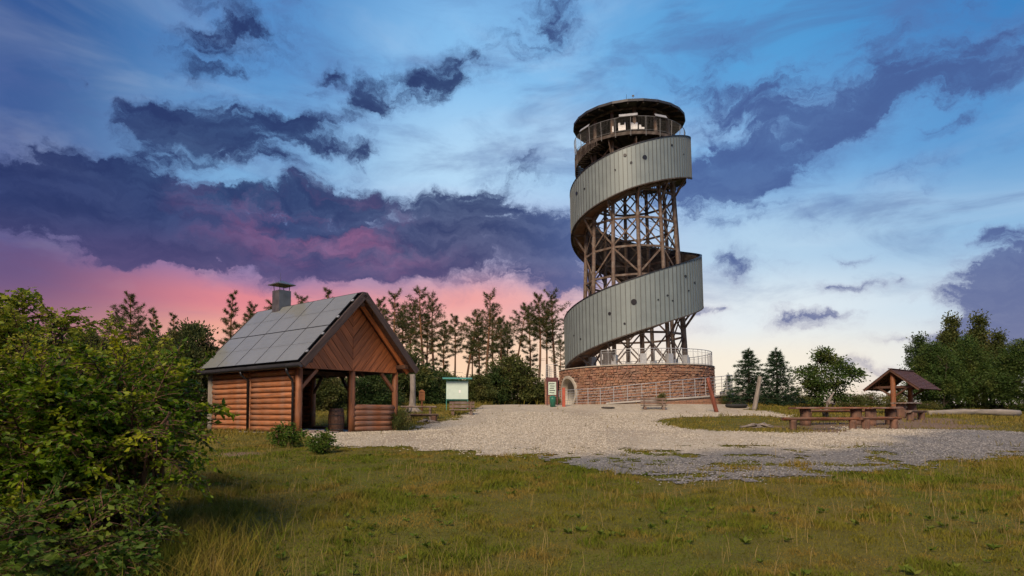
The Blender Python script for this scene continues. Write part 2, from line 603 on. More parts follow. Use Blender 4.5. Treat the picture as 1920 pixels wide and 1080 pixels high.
M = {}
M['log'] = wood('larch_log', (.37, .135, .05), .68, 14, .5, .32)
M['post'] = wood('larch_post', (.30, .105, .038), .6, 14, .25, .1)
M['board'] = wood('stained_board', (.50, .155, .048), .58, 16, .8)
M['beam_dark'] = wood('dark_beam', (.10, .045, .026), .7, 14, .3)
M['barge'] = wood('barge_board', (.075, .045, .035), .65, 14, .3)
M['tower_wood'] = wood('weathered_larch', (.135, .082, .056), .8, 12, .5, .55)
M['tower_dark'] = wood('shade_tinted_larch', (.052, .034, .026), .8, 12, .4, .3)  # larch darkened to carry the shade under deck and roof in its colour
M['soffit'] = wood('soffit_plank', (.21, .105, .055), .75, 12, .5, .25)
M['grey_wood'] = wood('bare_grey_wood', (.27, .235, .20), .85, 10, .3, .3)
M['old_wood'] = wood('old_bench_wood', (.17, .10, .07), .8, 14, .4, .5)
M['red_post'] = wood('red_stained_post', (.22, .06, .032), .65, 12, .3)
M['picnic'] = wood('picnic_timber', (.27, .105, .055), .75, 16, .6, .45, .3)
M['stump'] = wood('bark_stump', (.17, .075, .042), .88, 9, .5, .25, .3)
M['barrel'] = wood('barrel_stave', (.12, .055, .03), .65, 14, .4)
M['sign_wood'] = wood('orange_sign_wood', (.40, .15, .05), .65, 14, .2)
M['zinc'] = plain('zinc_cladding', (.192, .23, .234), .5, .15, .10, 1.2, pervar=.2)
M['seam'] = plain('zinc_seam', (.105, .12, .12), .5, .2, .1)
M['dark_metal'] = plain('dark_metal', (.035, .035, .04), .45, .6, .2)
M['roof_metal'] = plain('roof_metal', (.05, .05, .055), .5, .5, .2)
M['steel'] = plain('galvanised_steel', (.42, .43, .44), .45, .4, .15, 6)
M['chimney'] = plain('chimney_steel', (.15, .145, .14), .42, .6, .3, 4)
M['concrete'] = plain('concrete', (.36, .34, .315), .85, 0, .2, 2.5, .3)
M['portal'] = plain('portal_stone', (.40, .36, .30), .8, 0, .2, 4, .3)
M['mortar'] = plain('mortar', (.235, .165, .125), .9, 0, .25, 5, .4)
M['deck_rail'] = plain('shade_tinted_steel', (.16, .16, .165), .55, .3, .15, 6)  # steel darkened in colour for the low light under the gallery roof
M['black'] = plain('hole_and_gap_dark', (.012, .012, .014), .3, 0, .1)  # black standing in for the dark of holes and gaps
M['green_metal'] = plain('green_paint', (.07, .27, .21), .45, .1, .2)
M['green_bin'] = plain('green_bin_plastic', (.02, .14, .09), .45, 0, .2)
M['white_board'] = plain('white_board', (.55, .66, .58), .5, 0, .06, 5)
M['white_panel'] = plain('white_panel', (.82, .82, .82), .5, 0, .03, 5)
M['maroon'] = plain('maroon_frame', (.10, .03, .03), .55, 0, .2)
M['poster'] = plain('poster', (.50, .60, .50), .45, 0, .25, 9)
M['orange_post'] = plain('orange_paint', (.36, .075, .04), .55, 0, .15, 6)
M['rubber'] = plain('black_rubber', (.02, .02, .02), .8, 0, .2)
M['iron'] = plain('cast_iron', (.08, .07, .065), .7, .5, .3)
M['stone_step'] = plain('flat_stone', (.26, .20, .17), .85, 0, .35, 4, .5)


def stone_material():
    m, nt, b, out = material('rubble_stone')
    g = nt.nodes.new('ShaderNodeNewGeometry')
    r = nt.nodes.new('ShaderNodeValToRGB'); e = r.color_ramp.elements
    cs = [(0, (.29, .125, .08)), (.2, (.33, .175, .105)), (.4, (.235, .125, .09)), (.6, (.31, .15, .10)), (.78, (.345, .21, .14)), (1, (.20, .125, .095))]
    e[0].position = 0; e[0].color = (*cs[0][1], 1); e[1].position = 1; e[1].color = (*cs[-1][1], 1)
    for p, c in cs[1:-1]:
        q = e.new(p); q.color = (*c, 1)
    nt.links.new(g.outputs['Random Per Island'], r.inputs[0])
    n = nnoise(nt, ncoord(nt), 9, 5, .65)
    n2 = nnoise(nt, ncoord(nt), .45, 3)
    col = nmix(nt, nrange(nt, n, .3, .7, 0, .5), r.outputs[0], (.12, .08, .06))
    col = nmix(nt, nrange(nt, n2, .45, .65, 0, .4), col, (.36, .18, .09))
    nt.links.new(col, b.inputs['Base Color']); b.inputs['Roughness'].default_value = .88
    nbump(nt, b, n, .5, .02)
    return m


M['stone'] = stone_material()


def solar_material():
    m, nt, b, out = material('solar_glass')
    v = ncoord(nt)
    n = nnoise(nt, v, .8, 3)
    br = nt.nodes.new('ShaderNodeTexBrick'); nt.links.new(v, br.inputs['Vector'])
    br.inputs['Color1'].default_value = (.17, .178, .165, 1); br.inputs['Color2'].default_value = (.185, .192, .178, 1)
    br.inputs['Mortar'].default_value = (.20, .22, .22, 1); br.inputs['Scale'].default_value = 1.0
    br.inputs['Brick Width'].default_value = .16; br.inputs['Row Height'].default_value = .16
    br.inputs['Mortar Size'].default_value = .004; br.offset = 0
    nt.links.new(nmix(nt, nrange(nt, n, .3, .7, 0, .4), br.outputs[0], (.23, .24, .225)), b.inputs['Base Color'])
    b.inputs['Roughness'].default_value = .24; b.inputs['Specular IOR Level'].default_value = .5
    b.inputs['Coat Weight'].default_value = .25; b.inputs['Coat Roughness'].default_value = .05
    return m


M['solar'] = solar_material()


def shingle_material():
    return plain('bitumen_shingle', (.085, .038, .036), .85, 0, .35, 6, .4, pervar=.5)


M['shingle'] = shingle_material()


def bark_material(name, c, c2, zsplit=None):
    m, nt, b, out = material(name)
    v = ncoord(nt, 'Object', (6, 6, 1.5))
    n = nnoise(nt, v, 1.6, 5, .65)
    col = nmix(nt, nrange(nt, n, .35, .65), sc3(c, .5), c)
    if zsplit:
        t = nt.nodes.new('ShaderNodeTexCoord'); s = nt.nodes.new('ShaderNodeSeparateXYZ'); nt.links.new(t.outputs['Object'], s.inputs[0])
        col = nmix(nt, nrange(nt, s.outputs[2], zsplit[0], zsplit[1]), col, nmix(nt, nrange(nt, n, .35, .65), sc3(c2, .6), c2))
    nt.links.new(col, b.inputs['Base Color']); b.inputs['Roughness'].default_value = .9
    nbump(nt, b, n, .6, .03)
    return m


M['pine_bark'] = bark_material('pine_bark', (.12, .085, .065), (.27, .125, .06), (3, 7))
M['bark'] = bark_material('grey_bark', (.13, .10, .075), (.2, .1, .05))
M['dead_wood'] = bark_material('dead_wood', (.25, .21, .18), (.2, .1, .05))
M['needle_pine'] = foliage('pine_needles', (.045, .066, .024), (.095, .11, .034), (.15, .125, .04), .32)
M['needle_spruce'] = foliage('spruce_needles', (.026, .058, .032), (.052, .095, .042), None, .2)
M['leaf_oak'] = foliage('oak_leaves', (.036, .075, .018), (.075, .12, .026), (.11, .13, .03), .28)
M['leaf_dark'] = foliage('dark_leaves', (.024, .050, .016), (.055, .088, .022), (.08, .10, .026), .25)
M['leaf_olive'] = foliage('olive_leaves', (.052, .072, .020), (.105, .122, .034), (.165, .15, .045), .32)
M['leaf_front'] = foliage('hornbeam_leaves', (.028, .074, .005), (.13, .20, .008), (.34, .34, .015), .40, .42, 1.5)
M['leaf_yellow'] = foliage('sunlight_tinted_leaves', (.13, .19, .02), (.30, .32, .03), (.42, .38, .05), .45, .45, 1.2)  # light shining through the leaves is put into their colour as bright yellow
M['leaf_low'] = foliage('bramble_leaves', (.034, .075, .010), (.085, .140, .016), (.15, .19, .025), .3, .6, 2.0)
M['leaf_weed'] = foliage('weed_leaves', (.07, .115, .014), (.13, .17, .02), (.17, .19, .03), .3, .7, 2.0)
M['twig'] = bark_material('twig', (.14, .07, .04), (.2, .1, .05))


def ground_material():
    m, nt, b, out = material('turf_soil')
    v = ncoord(nt, 'World')
    n1 = nnoise(nt, v, .35, 4); n2 = nnoise(nt, v, 3.0, 5, .65); n3 = nnoise(nt, v, 22, 3)
    col = nmix(nt, nrange(nt, n1, .40, .62), (.088, .100, .012), (.135, .105, .020))
    col = nmix(nt, nrange(nt, n2, .35, .7), col, (.070, .062, .012))
    col = nmix(nt, nrange(nt, n3, .4, .7, 0, .5), col, (.15, .125, .028))
    # mown or trodden bare earth, stored when the sheet is built
    a = nt.nodes.new('ShaderNodeAttribute'); a.attribute_name = 'dirt'
    col = nmix(nt, nrange(nt, a.outputs['Fac'], .3, .8), col, nmix(nt, n2, (.13, .085, .055), (.22, .155, .105)))
    nt.links.new(col, b.inputs['Base Color']); b.inputs['Roughness'].default_value = .95; b.inputs['Specular IOR Level'].default_value = .15
    nbump(nt, b, n3, .8, .05)
    return m


def gravel_material():
    m, nt, b, out = material('gravel')
    v = ncoord(nt, 'World')
    vo = nt.nodes.new('ShaderNodeTexVoronoi'); vo.inputs['Scale'].default_value = 14; nt.links.new(v, vo.inputs['Vector'])
    vo2 = nt.nodes.new('ShaderNodeTexVoronoi'); vo2.inputs['Scale'].default_value = 34; nt.links.new(v, vo2.inputs['Vector'])
    s = nt.nodes.new('ShaderNodeSeparateColor'); nt.links.new(vo.outputs['Color'], s.inputs[0])
    s2 = nt.nodes.new('ShaderNodeSeparateColor'); nt.links.new(vo2.outputs['Color'], s2.inputs[0])
    n = nnoise(nt, v, 1.2, 4); n2 = nnoise(nt, v, .3, 4)
    pale = nmix(nt, s.outputs[0], (.31, .258, .178), (.56, .49, .37))
    pale = nmix(nt, nrange(nt, s2.outputs[0], .5, 1, 0, .6), pale, (.58, .53, .43))
    pale = nmix(nt, nrange(nt, n, .42, .72, 0, .45), pale, (.33, .26, .18))
    wear = nnoise(nt, ncoord(nt, 'World', (.5, .16, 1)), .7, 4)
    pale = nmix(nt, nrange(nt, wear, .46, .66, 0, .5), pale, (.27, .215, .155))
    grey = nmix(nt, s2.outputs[0], (.105, .10, .092), (.265, .25, .228))
    grey = nmix(nt, nrange(nt, n2, .45, .7, 0, .5), grey, (.20, .17, .14))
    a = nt.nodes.new('ShaderNodeAttribute'); a.attribute_name = 'grey'
    col = nmix(nt, a.outputs['Fac'], pale, grey)
    nt.links.new(col, b.inputs['Base Color']); b.inputs['Roughness'].default_value = .9; b.inputs['Specular IOR Level'].default_value = .2
    nbump(nt, b, vo.outputs['Distance'], .9, .05)
    return m




def pebble_material():
    m, nt, b, out = material('loose_stone')
    g = nt.nodes.new('ShaderNodeNewGeometry')
    a = nt.nodes.new('ShaderNodeAttribute'); a.attribute_name = 'grey'
    pale = nmix(nt, g.outputs['Random Per Island'], (.23, .19, .13), (.62, .55, .43))
    grey = nmix(nt, g.outputs['Random Per Island'], (.085, .08, .076), (.32, .30, .275))
    nt.links.new(nmix(nt, a.outputs['Fac'], pale, grey), b.inputs['Base Color'])
    b.inputs['Roughness'].default_value = .9; b.inputs['Specular IOR Level'].default_value = .2
    return m


M['pebble'] = pebble_material()
M['ground'] = ground_material()
M['gravel'] = gravel_material()
M['grass'] = None


def grass_material(name, green, olive, straw, bias=0.0):
    m, nt, b, out = material(name)
    v = ncoord(nt, 'World')
    n1 = nnoise(nt, v, .30, 4); n2 = nnoise(nt, v, 1.1, 4)
    g = nt.nodes.new('ShaderNodeNewGeometry')
    n3 = nnoise(nt, v, 2.6, 4)
    col = nmix(nt, nrange(nt, n1, .44 - bias, .57 - bias), green, olive)
    col = nmix(nt, nrange(nt, n2, .50 - bias, .62 - bias, 0, .9), col, straw)
    col = nmix(nt, nrange(nt, n3, .52, .66, 0, .75), col, sc3(green, .40))
    col = nmix(nt, nrange(nt, g.outputs['Random Per Island'], 0, 1, 0, .5), col, nmix(nt, .5, col, straw))
    nt.links.new(col, b.inputs['Base Color']); b.inputs['Roughness'].default_value = .85; b.inputs['Specular IOR Level'].default_value = .06
    t = nt.nodes.new('ShaderNodeBsdfTranslucent'); nt.links.new(col, t.inputs[0])
    mx = nt.nodes.new('ShaderNodeMixShader'); mx.inputs[0].default_value = .25
    nt.links.new(b.outputs[0], mx.inputs[1]); nt.links.new(t.outputs[0], mx.inputs[2]); nt.links.new(mx.outputs[0], out.inputs[0])
    return m


M['grass'] = grass_material('meadow_grass', (.100, .142, .012), (.165, .158, .020), (.26, .175, .042))
M['straw'] = grass_material('straw', (.24, .19, .06), (.30, .22, .08), (.34, .25, .11))
M['grass_dry'] = grass_material('dry_field_grass', (.12, .13, .02), (.20, .165, .03), (.27, .20, .055), .03)

# ------------------------------------------------------------------ ground, gravel
def inpoly(x, y, poly):
    x = np.asarray(x); y = np.asarray(y)
    ins = np.zeros(x.shape, bool)
    n = len(poly)
    for i in range(n):
        x0, y0 = poly[i]; x1, y1 = poly[(i + 1) % n]
        c = ((y0 > y) != (y1 > y)) & (x < (x1 - x0) * (y - y0) / ((y1 - y0) or 1e-9) + x0)
        ins ^= c
    return ins


GRAVEL = [ground(*p) for p in [(618, 836), (700, 838), (760, 840), (900, 850), (1040, 860), (1100, 878), (1180, 892), (1300, 903), (1420, 900), (1560, 888), (1660, 880), (1760, 866), (1920, 853), (2150, 850), (2150, 812), (1920, 812), (1760, 807), (1690, 807), (1600, 804), (1500, 792), (1480, 782), (1440, 772), (1400, 767)]] + \
    [(17.5, 49), (15.5, 53), (9.7, 54), (3.5, 53), (2.2, 50)] + [ground(*p) for p in [(1020, 759), (950, 757), (893, 766), (872, 783), (805, 796), (778, 808)]] + [(-4.6, 27.3), (-7.4, 24.0)]
ISLAND = [ground(*p) for p in [(1222, 788), (1260, 783), (1340, 782), (1400, 780), (1470, 783), (1490, 790), (1560, 799), (1580, 812), (1500, 813), (1400, 811), (1300, 807), (1245, 798)]]
GREYZONE = [ground(*p) for p in [(1010, 850), (1060, 855), (1250, 849), (1400, 845), (1560, 842), (1680, 835), (1700, 822), (1740, 806), (2200, 800), (2200, 930), (1900, 990), (1000, 990)]]


def gravel_mask(x, y):
    wx = x + (fbm(x * 1.3, y * 1.3, 21, 5) - .5) * 1.6 + (vnoise(x * 7, y * 7, 23) - .5) * .5
    wy = y + (fbm(x * 1.3, y * 1.3, 33, 5) - .5) * 1.6 + (vnoise(x * 7, y * 7, 37) - .5) * .5
    m = inpoly(wx, wy, GRAVEL) & ~inpoly(wx, wy, ISLAND)
    patch = (fbm(x * 1.6, y * 1.6, 51, 5) + (vnoise(x * 6, y * 6, 39) - .5) * .16 > .62 - .10 * sstep(-y, -16, -11)) & (y < 19.5) & (x > 0)     # grass growing into the grey gravel
    return m & ~patch


def grey_amount(x, y):
    acc = np.zeros(np.shape(x))
    for k in range(12):
        ox = .9 * math.cos(k * 2.4) * (k / 12) ** .5; oy = .9 * math.sin(k * 2.4) * (k / 12) ** .5
        wx = x + ox + (fbm(x * .7, y * .7, 61, 4) - .5) * 3; wy = y + oy + (fbm(x * .7, y * .7, 71, 4) - .5) * 2.4
        acc += inpoly(wx, wy, GREYZONE)
    return acc / 12


DIRT = [(*ground(1640, 808), 3.2), (*ground(1730, 796), 2.6), (*ground(1700, 786), 3.0), (*ground(1610, 800), 2.6), (*ground(445, 852), .6), (*ground(1430, 800), 1.0), (*ground(1560, 806), 1.4)]


def dirt_amount(x, y):
    d = np.zeros(np.shape(x))
    for cx, cy, r in DIRT:
        d = np.maximum(d, np.exp(-((x - cx) ** 2 + ((y - cy)) ** 2) / r ** 2))
    return np.clip(d * 1.4 + (fbm(x * 1.1, y * 1.1, 5, 4) - .5) * .9 * (d > .05), 0, 1)


def grid_mesh(name, xs, ys, off=0.0, mask=None):
    X, Y = np.meshgrid(xs, ys)
    Z = H(X, Y) + off
    V = np.stack([X, Y, Z], -1).reshape(-1, 3)
    nx = len(xs); ny = len(ys)
    I = np.arange(nx * ny).reshape(ny, nx)
    Q = np.stack([I[:-1, :-1], I[:-1, 1:], I[1:, 1:], I[1:, :-1]], -1).reshape(-1, 4)
    if mask is not None:
        cx = (X[:-1, :-1] + X[1:, 1:]) / 2; cy = (Y[:-1, :-1] + Y[1:, 1:]) / 2
        Q = Q[mask(cx, cy).ravel()]
        used = np.unique(Q); re = np.full(len(V), -1); re[used] = np.arange(len(used))
        V = V[used]; Q = re[Q]
    return np_mesh(name, V, Q, smooth=True), V


xs = np.concatenate([[-3000, -1500, -700, -350, -200, -140, -100, -80, -65, -55, -48], np.arange(-42, 46, .35), [50, 58, 70, 90, 120, 180, 300, 600, 1500, 3000]])
ys = np.concatenate([[-90, -40, -15, -5], np.arange(0, 64, .35), [66, 70, 76, 84, 95, 110, 130, 160, 220, 320, 500, 900, 1800, 3500]])
gm, gv = grid_mesh('ground', xs, ys)
att = gm.attributes.new('dirt', 'FLOAT', 'POINT'); att.data.foreach_set('value', dirt_amount(gv[:, 0], gv[:, 1]).astype(np.float32))
tag(link('ground', gm, M['ground']), kind='structure')
pm, pv = grid_mesh('gravel_area', np.arange(-9.5, 32, .13), np.concatenate([np.arange(9.5, 22, .10), np.arange(22, 55, .16)]), .018, gravel_mask)
att = pm.attributes.new('grey', 'FLOAT', 'POINT'); att.data.foreach_set('value', grey_amount(pv[:, 0], pv[:, 1]).astype(np.float32))
tag(link('gravel_area', pm, M['gravel']), kind='structure')


def pebbles():
    n = 170000
    y = 11.5 + 26 * rng.random(n) ** 1.5; x = -9 + 34 * rng.random(n)
    jx = x + rng.normal(size=n) * .22; jy = y + rng.normal(size=n) * .22
    k = gravel_mask(jx, jy) & (rng.random(n) < .25 + 1.1 * sstep(fbm(x * .5, y * .22, 121, 4), .38, .62)) & (np.abs(x) < y * .80) & ~inpoly(x, y, [(-7.5, 24), (-4.7, 27.4), (-9.7, 31.4), (-12.6, 28)]); x = x[k]; y = y[k]
    n = len(x); s = .008 + .012 * rng.random(n) ** 2 + .0006 * y
    c = np.stack([x, y, H(x, y) + .03 + s * .25], -1)
    base = np.array([(1, 0, 0), (-1, 0, 0), (0, 1, 0), (0, -1, 0), (0, 0, .7), (0, 0, -.7)], float)
    j = base[None] * (1 + .5 * (rng.random((n, 6, 1)) - .5)) * s[:, None, None]
    a = rng.random(n) * 6.28; ca, sa = np.cos(a)[:, None], np.sin(a)[:, None]
    j = np.stack([j[..., 0] * ca - j[..., 1] * sa, j[..., 0] * sa + j[..., 1] * ca, j[..., 2]], -1)
    V = (c[:, None] + j).reshape(-1, 3)
    T = np.array([(0, 2, 4), (2, 1, 4), (1, 3, 4), (3, 0, 4)])
    T = (T[None] + (np.arange(n) * 6)[:, None, None]).reshape(-1, 3)
    me = np_mesh('loose_gravel', V, tris=T)
    at_ = me.attributes.new('grey', 'FLOAT', 'POINT'); at_.data.foreach_set('value', np.repeat(grey_amount(x, y), 6).astype(np.float32))
    tag(link('loose_gravel', me, M['pebble']), 'loose pale and grey gravel stones lying on the gravel area', 'gravel', kind='stuff')


pebbles()


# ------------------------------------------------------------------ lookout tower
def build_tower():
    T = thing('lookout_tower', 'tall timber lookout tower wrapped in a grey clad spiral ramp on a round stone base', 'tower', (TW_X, TW_Y, TW_Z), -.184)
    T.rotation_euler = (0, rad(-1.0), -.184)
    R_ = random.Random(5)

    def P(a, r, z):
        return (r * math.sin(rad(a)), -r * math.cos(rad(a)), z)
    ka = [-130, -90, 0, 90, 180, 270, 360, 450, 640]
    zt = lambda a: float(np.interp(a, ka, [7.9, 8.8, 11.1, 13.75, 16.3, 18.95, 20.95, 23.0, 25])) - TW_Z
    zb = lambda a: float(np.interp(a, [-130, -86, 0, 90, 180, 270, 360, 450, 640], [5.0, 5.0, 7.3, 9.8, 12.6, 15.5, 17.85, 19.8, 22.3])) - TW_Z
    ro = lambda a: float(np.interp(a, [-130, -90, 90, 270, 450, 640], [5.5, 5.45, 5.25, 4.75, 4.72, 4.4]))
    rl = lambda z: 4.0 - (z - 2.8) * .042
    DK = 2.78
    # ---- stone base
    RB = 5.9
    ad, zd, rd = -58.0, 1.02, 1.12

    def indoor(a, z, m=0.0):
        return math.hypot((a - ad) * PI / 180 * RB, z - zd) < rd + m
    V = []; F = []
    na, nz = 240, 40
    for j in range(nz + 1):
        for i in range(na):
            V.append(P(i * 360 / na - 180, RB - .05, -.5 + (DK + .5 - .04) * j / nz))
    for j in range(nz):
        for i in range(na):
            a = (i + .5) * 360 / na - 180; z = -.5 + (DK + .5) * (j + .5) / nz
            if indoor(a, z, .02):
                continue
            F.append((j * na + i, j * na + (i + 1) % na, (j + 1) * na + (i + 1) % na, (j + 1) * na + i))
    MB().add(V, F).build('base_wall', M['mortar'], T)
    mb = MB()
    z = -.2
    while z < DK - .1:
        h = R_.uniform(.15, .28); h = min(h, DK - .06 - z)
        a = -140 + R_.uniform(0, 4)
        while a < 140:
            wd = R_.uniform(.13, .38); da = math.degrees(wd / RB)
            rows = [(z, h)]
            if R_.random() < .3 and h > .17:
                t = R_.uniform(.35, .65); rows = [(z, h * t), (z + h * t, h * (1 - t))]
            for zz, hh in rows:
                if not indoor(a + da / 2, zz + hh / 2, .22):
                    pr = R_.uniform(-.01, .07); g = R_.uniform(.004, .016); gd = math.degrees(g / RB)
                    q = [R_.uniform(-.04, .04) for _ in range(8)]
                    a0, a1, z0, z1 = a + gd, a + da - gd, zz + g, zz + hh - g
                    r0 = RB - .06; r1 = RB + pr
                    b = .022; bd = math.degrees(b / RB)
                    mb.add([P(a0, r0, z0), P(a1, r0, z0), P(a1, r0, z1), P(a0, r0, z1),
                            P(a0 + bd, r1, z0 + b + q[0]), P(a1 - bd, r1 + q[4], z0 + b + q[1]), P(a1 - bd, r1 + q[5], z1 - b + q[2]), P(a0 + bd, r1, z1 - b + q[3])],
                           [(4, 5, 6, 7), (0, 1, 5, 4), (1, 2, 6, 5), (2, 3, 7, 6), (3, 0, 4, 7)])
            a += da
        z += h
    tag(mb.build('stone_facing', M['stone'], T), kind='stuff')
    # deck slab with coping
    mb = MB(); n = 72
    for r0, r1, z0, z1 in ((0, RB - .1, DK - .12, DK - .02),):
        ring = [P(i * 360 / n, r1, z1) for i in range(n)]; low = [P(i * 360 / n, r1, z0) for i in range(n)]
        mb.add(ring + low, [tuple(range(n)), tuple(range(n, 2 * n))[::-1]] + [(i, n + i, n + (i + 1) % n, (i + 1) % n) for i in range(n)])
    mb.build('base_deck', M['concrete'], T)
    mb = MB()
    for i in range(n):
        a0, a1 = i * 5, i * 5 + 5
        mb.add([P(a0, RB - .35, DK - .01), P(a1, RB - .35, DK - .01), P(a1, RB + .06, DK - .01), P(a0, RB + .06, DK - .01),
                P(a0, RB - .35, DK + .05), P(a1, RB - .35, DK + .05), P(a1, RB + .06, DK + .05), P(a0, RB + .06, DK + .05)],
               [(3, 2, 1, 0), (4, 5, 6, 7), (2, 3, 7, 6), (0, 1, 5, 4)])
    mb.build('coping', M['portal'], T)
    # round portal: ring, tunnel, door
    def onwall(s, zz, r):
        return P(ad + math.degrees(s / RB), r, zz)
    mb = MB(); n = 36; V = []; F = []
    for k in range(n):
        th = 2 * PI * k / n
        for rr, r in ((rd - .05, RB - .4), (rd - .05, RB + .07), (rd + .13, RB + .09), (rd + .15, RB - .05)):
            V.append(onwall(rr * math.sin(th), zd + rr * math.cos(th), r))
    for k in range(n):
        for j in range(3):
            F.append((k * 4 + j, k * 4 + j + 1, ((k + 1) % n) * 4 + j + 1, ((k + 1) % n) * 4 + j))
    portal = mb.add(V, F).build('round_portal', M['portal'], T, smooth=False)
    V = []; F = []
    ax = Vector(P(ad, 1, 0)); sd = Vector((math.cos(rad(ad)), math.sin(rad(ad)), 0))
    for r in (RB - .3, RB - 3.0):
        for k in range(n):
            th = 2 * PI * k / n
            V.append(ax * r + sd * (rd * math.sin(th)) + Vector((0, 0, zd + rd * math.cos(th))))
    F = [(k, (k + 1) % n, n + (k + 1) % n, n + k) for k in range(n)] + [tuple(range(n, 2 * n))]
    MB().add(V, F).build('tunnel', M['concrete'], portal)
    c = ax * (RB - 2.2) + Vector((0, 0, zd - .05))
    MB().box(c + sd * .3, (1.05, .06, 2.0), rad(ad)).build('door', M['green_metal'], portal)
    MB().box(c + ax * .05 + sd * -.05 + Vector((0, 0, .0)), (.05, .03, .3), rad(ad)).build('door_handle', M['steel'], portal)
    # ---- legs, ring beams, braces
    levels = [DK, 5.3, 7.45, 9.6, 11.75, 13.9, 16.05, 18.2, 19.7]
    angs = [8 + 30 * k for k in range(12)]
    for a in angs:
        log('leg', P(a, rl(DK), DK), P(a, rl(22), 22.15), .165, M['tower_wood'], T, n=10, wob=.02, r1=.13, seg=4)
        sh = MB().box((0, 0, .45), (.42, .42, .9)).box((0, 0, .03), (.62, .62, .06)).build('leg_shoe', M['steel'], T, loc=P(a, rl(DK), DK + .02), rz=rad(a))
    for li, z in enumerate(levels[1:8]):
        for k, a in enumerate(angs):
            beam('ring_beam', P(a, rl(z) - .02, z), P(a + 30, rl(z) - .02, z), .11, .16, M['tower_wood'], T)
    for li in range(len(levels) - 1):
        z0, z1 = levels[li], levels[li + 1]
        for k, a in enumerate(angs):
            b = a + 30
            if li in (1, 3) and True:
                if k % 2 == 0:
                    beam('brace', P(a, rl(z0) + .02, z0 + .1), P(b, rl(z1) + .02, z1 - .05), .08, .13, M['tower_wood'], T)
                else:
                    beam('brace', P(b, rl(z0) + .02, z0 + .1), P(a, rl(z1) + .02, z1 - .05), .08, .13, M['tower_wood'], T)
            else:
                beam('brace', P(a, rl(z0) + .05, z0 + .1), P(b, rl(z1) + .05, z1 - .05), .06, .11, M['tower_wood'], T)
                beam('brace', P(b, rl(z0) - .05, z0 + .1), P(a, rl(z1) - .05, z1 - .05), .06, .11, M['tower_wood'], T)
    for li in (2, 4, 5):
        z0, z1 = levels[li], levels[li + 1]
        for k in range(0, 6):
            a = angs[k]
            mb = MB().tube([P(a, rl(z0), z0), P(a + 180, rl(z1), z1)], .018, 5)
            mb.build('tie_rod', M['dark_metal'], T)
    # ---- spiral ramp: floor, struts, cladding
    mb = MB(); a = -120.0
    while a < 452:
        a1 = a + 2.3
        zz = zb(a) + .14; z2 = zb(a1) + .14
        ri = rl(zz) + .22; r1 = ro(a) - .07
        d = R_.uniform(0, .012)
        mb.add([P(a, ri, zz - d), P(a1, ri, z2 - d), P(a1, r1, z2 - d), P(a, r1, zz - d), P(a, ri, zz + .06), P(a1, ri, z2 + .06), P(a1, r1, z2 + .06), P(a, r1, zz + .06)],
               [(0, 1, 2, 3), (7, 6, 5, 4), (0, 3, 7, 4), (1, 5, 6, 2), (0, 4, 5, 1), (2, 6, 7, 3)])
        a = a1 + .16
    tag(mb.build('ramp_floor', M['soffit'], T), kind='stuff')
    for rr, nm in ((0, 'inner_stringer'), (1, 'outer_stringer')):
        mb = MB(); prev = None
        V = []; F = []
        A = np.arange(-120, 452, 5.0)
        for i, a in enumerate(A):
            z = zb(a)
            r = (rl(z) + .16) if rr == 0 else ro(a) - .2
            h = .32 if rr == 0 else .2
            for q in ((r - .05, z + .2 - h), (r + .05, z + .2 - h), (r + .05, z + .2), (r - .05, z + .2)):
                V.append(P(a, *q))
            if i:
                for j in range(4):
                    F.append(((i - 1) * 4 + j, (i - 1) * 4 + (j + 1) % 4, i * 4 + (j + 1) % 4, i * 4 + j))
        mb.add(V, F).build(nm, M['tower_wood'], T)
    # inner balustrade boards
    mb = MB(); a = -100.0
    while a < 450:
        z = zb(a) + .25; r = rl(z) + .24
        mb.box(Vector(P(a, r, z + .55)), (.075, .025, 1.0), rad(a))
        a += 1.75
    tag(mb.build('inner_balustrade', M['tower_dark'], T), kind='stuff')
    V = []; F = []
    A = np.arange(-100, 452, 5.0)
    for i, a in enumerate(A):
        z = zb(a) + 1.3; r = rl(z) + .24
        for q in ((r - .05, z), (r + .05, z), (r + .05, z + .07), (r - .05, z + .07)):
            V.append(P(a, *q))
        if i:
            for j in range(4):
                F.append(((i - 1) * 4 + j, (i - 1) * 4 + (j + 1) % 4, i * 4 + (j + 1) % 4, i * 4 + j))
    MB().add(V, F).build('inner_handrail', M['tower_wood'], T)
    # dark lining inside the cladding; the inner face's shade is put into its colour
    V = []; F = []
    A = np.arange(-115, 451, 5.0)
    for i, a in enumerate(A):
        V += [P(a, ro(a) - .05, zb(a) + .05), P(a, ro(a) - .05, zt(a) - .12)]
        if i:
            F.append((i * 2 - 2, i * 2, i * 2 + 1, i * 2 - 1))
    MB().add(V, F).build('ramp_shade_lining', M['tower_dark'], T)
    for k in range(-4, 16):
        a = 8 + 30 * k
        if -80 < a < 452:
            z = zb(a)
            z0 = max(z - 1.35, DK + .1)
            if z - z0 > .5:
                beam('ramp_strut', P(a, rl(z0) + .08, z0), P(a, ro(a) - .22, z + .05), .1, .16, M['tower_wood'], T)
            beam('ramp_joist', P(a, rl(z) - .1, z + .03), P(a, ro(a) - .08, z + .03), .1, .16, M['tower_wood'], T)
    step = 3.75; a = -122.0
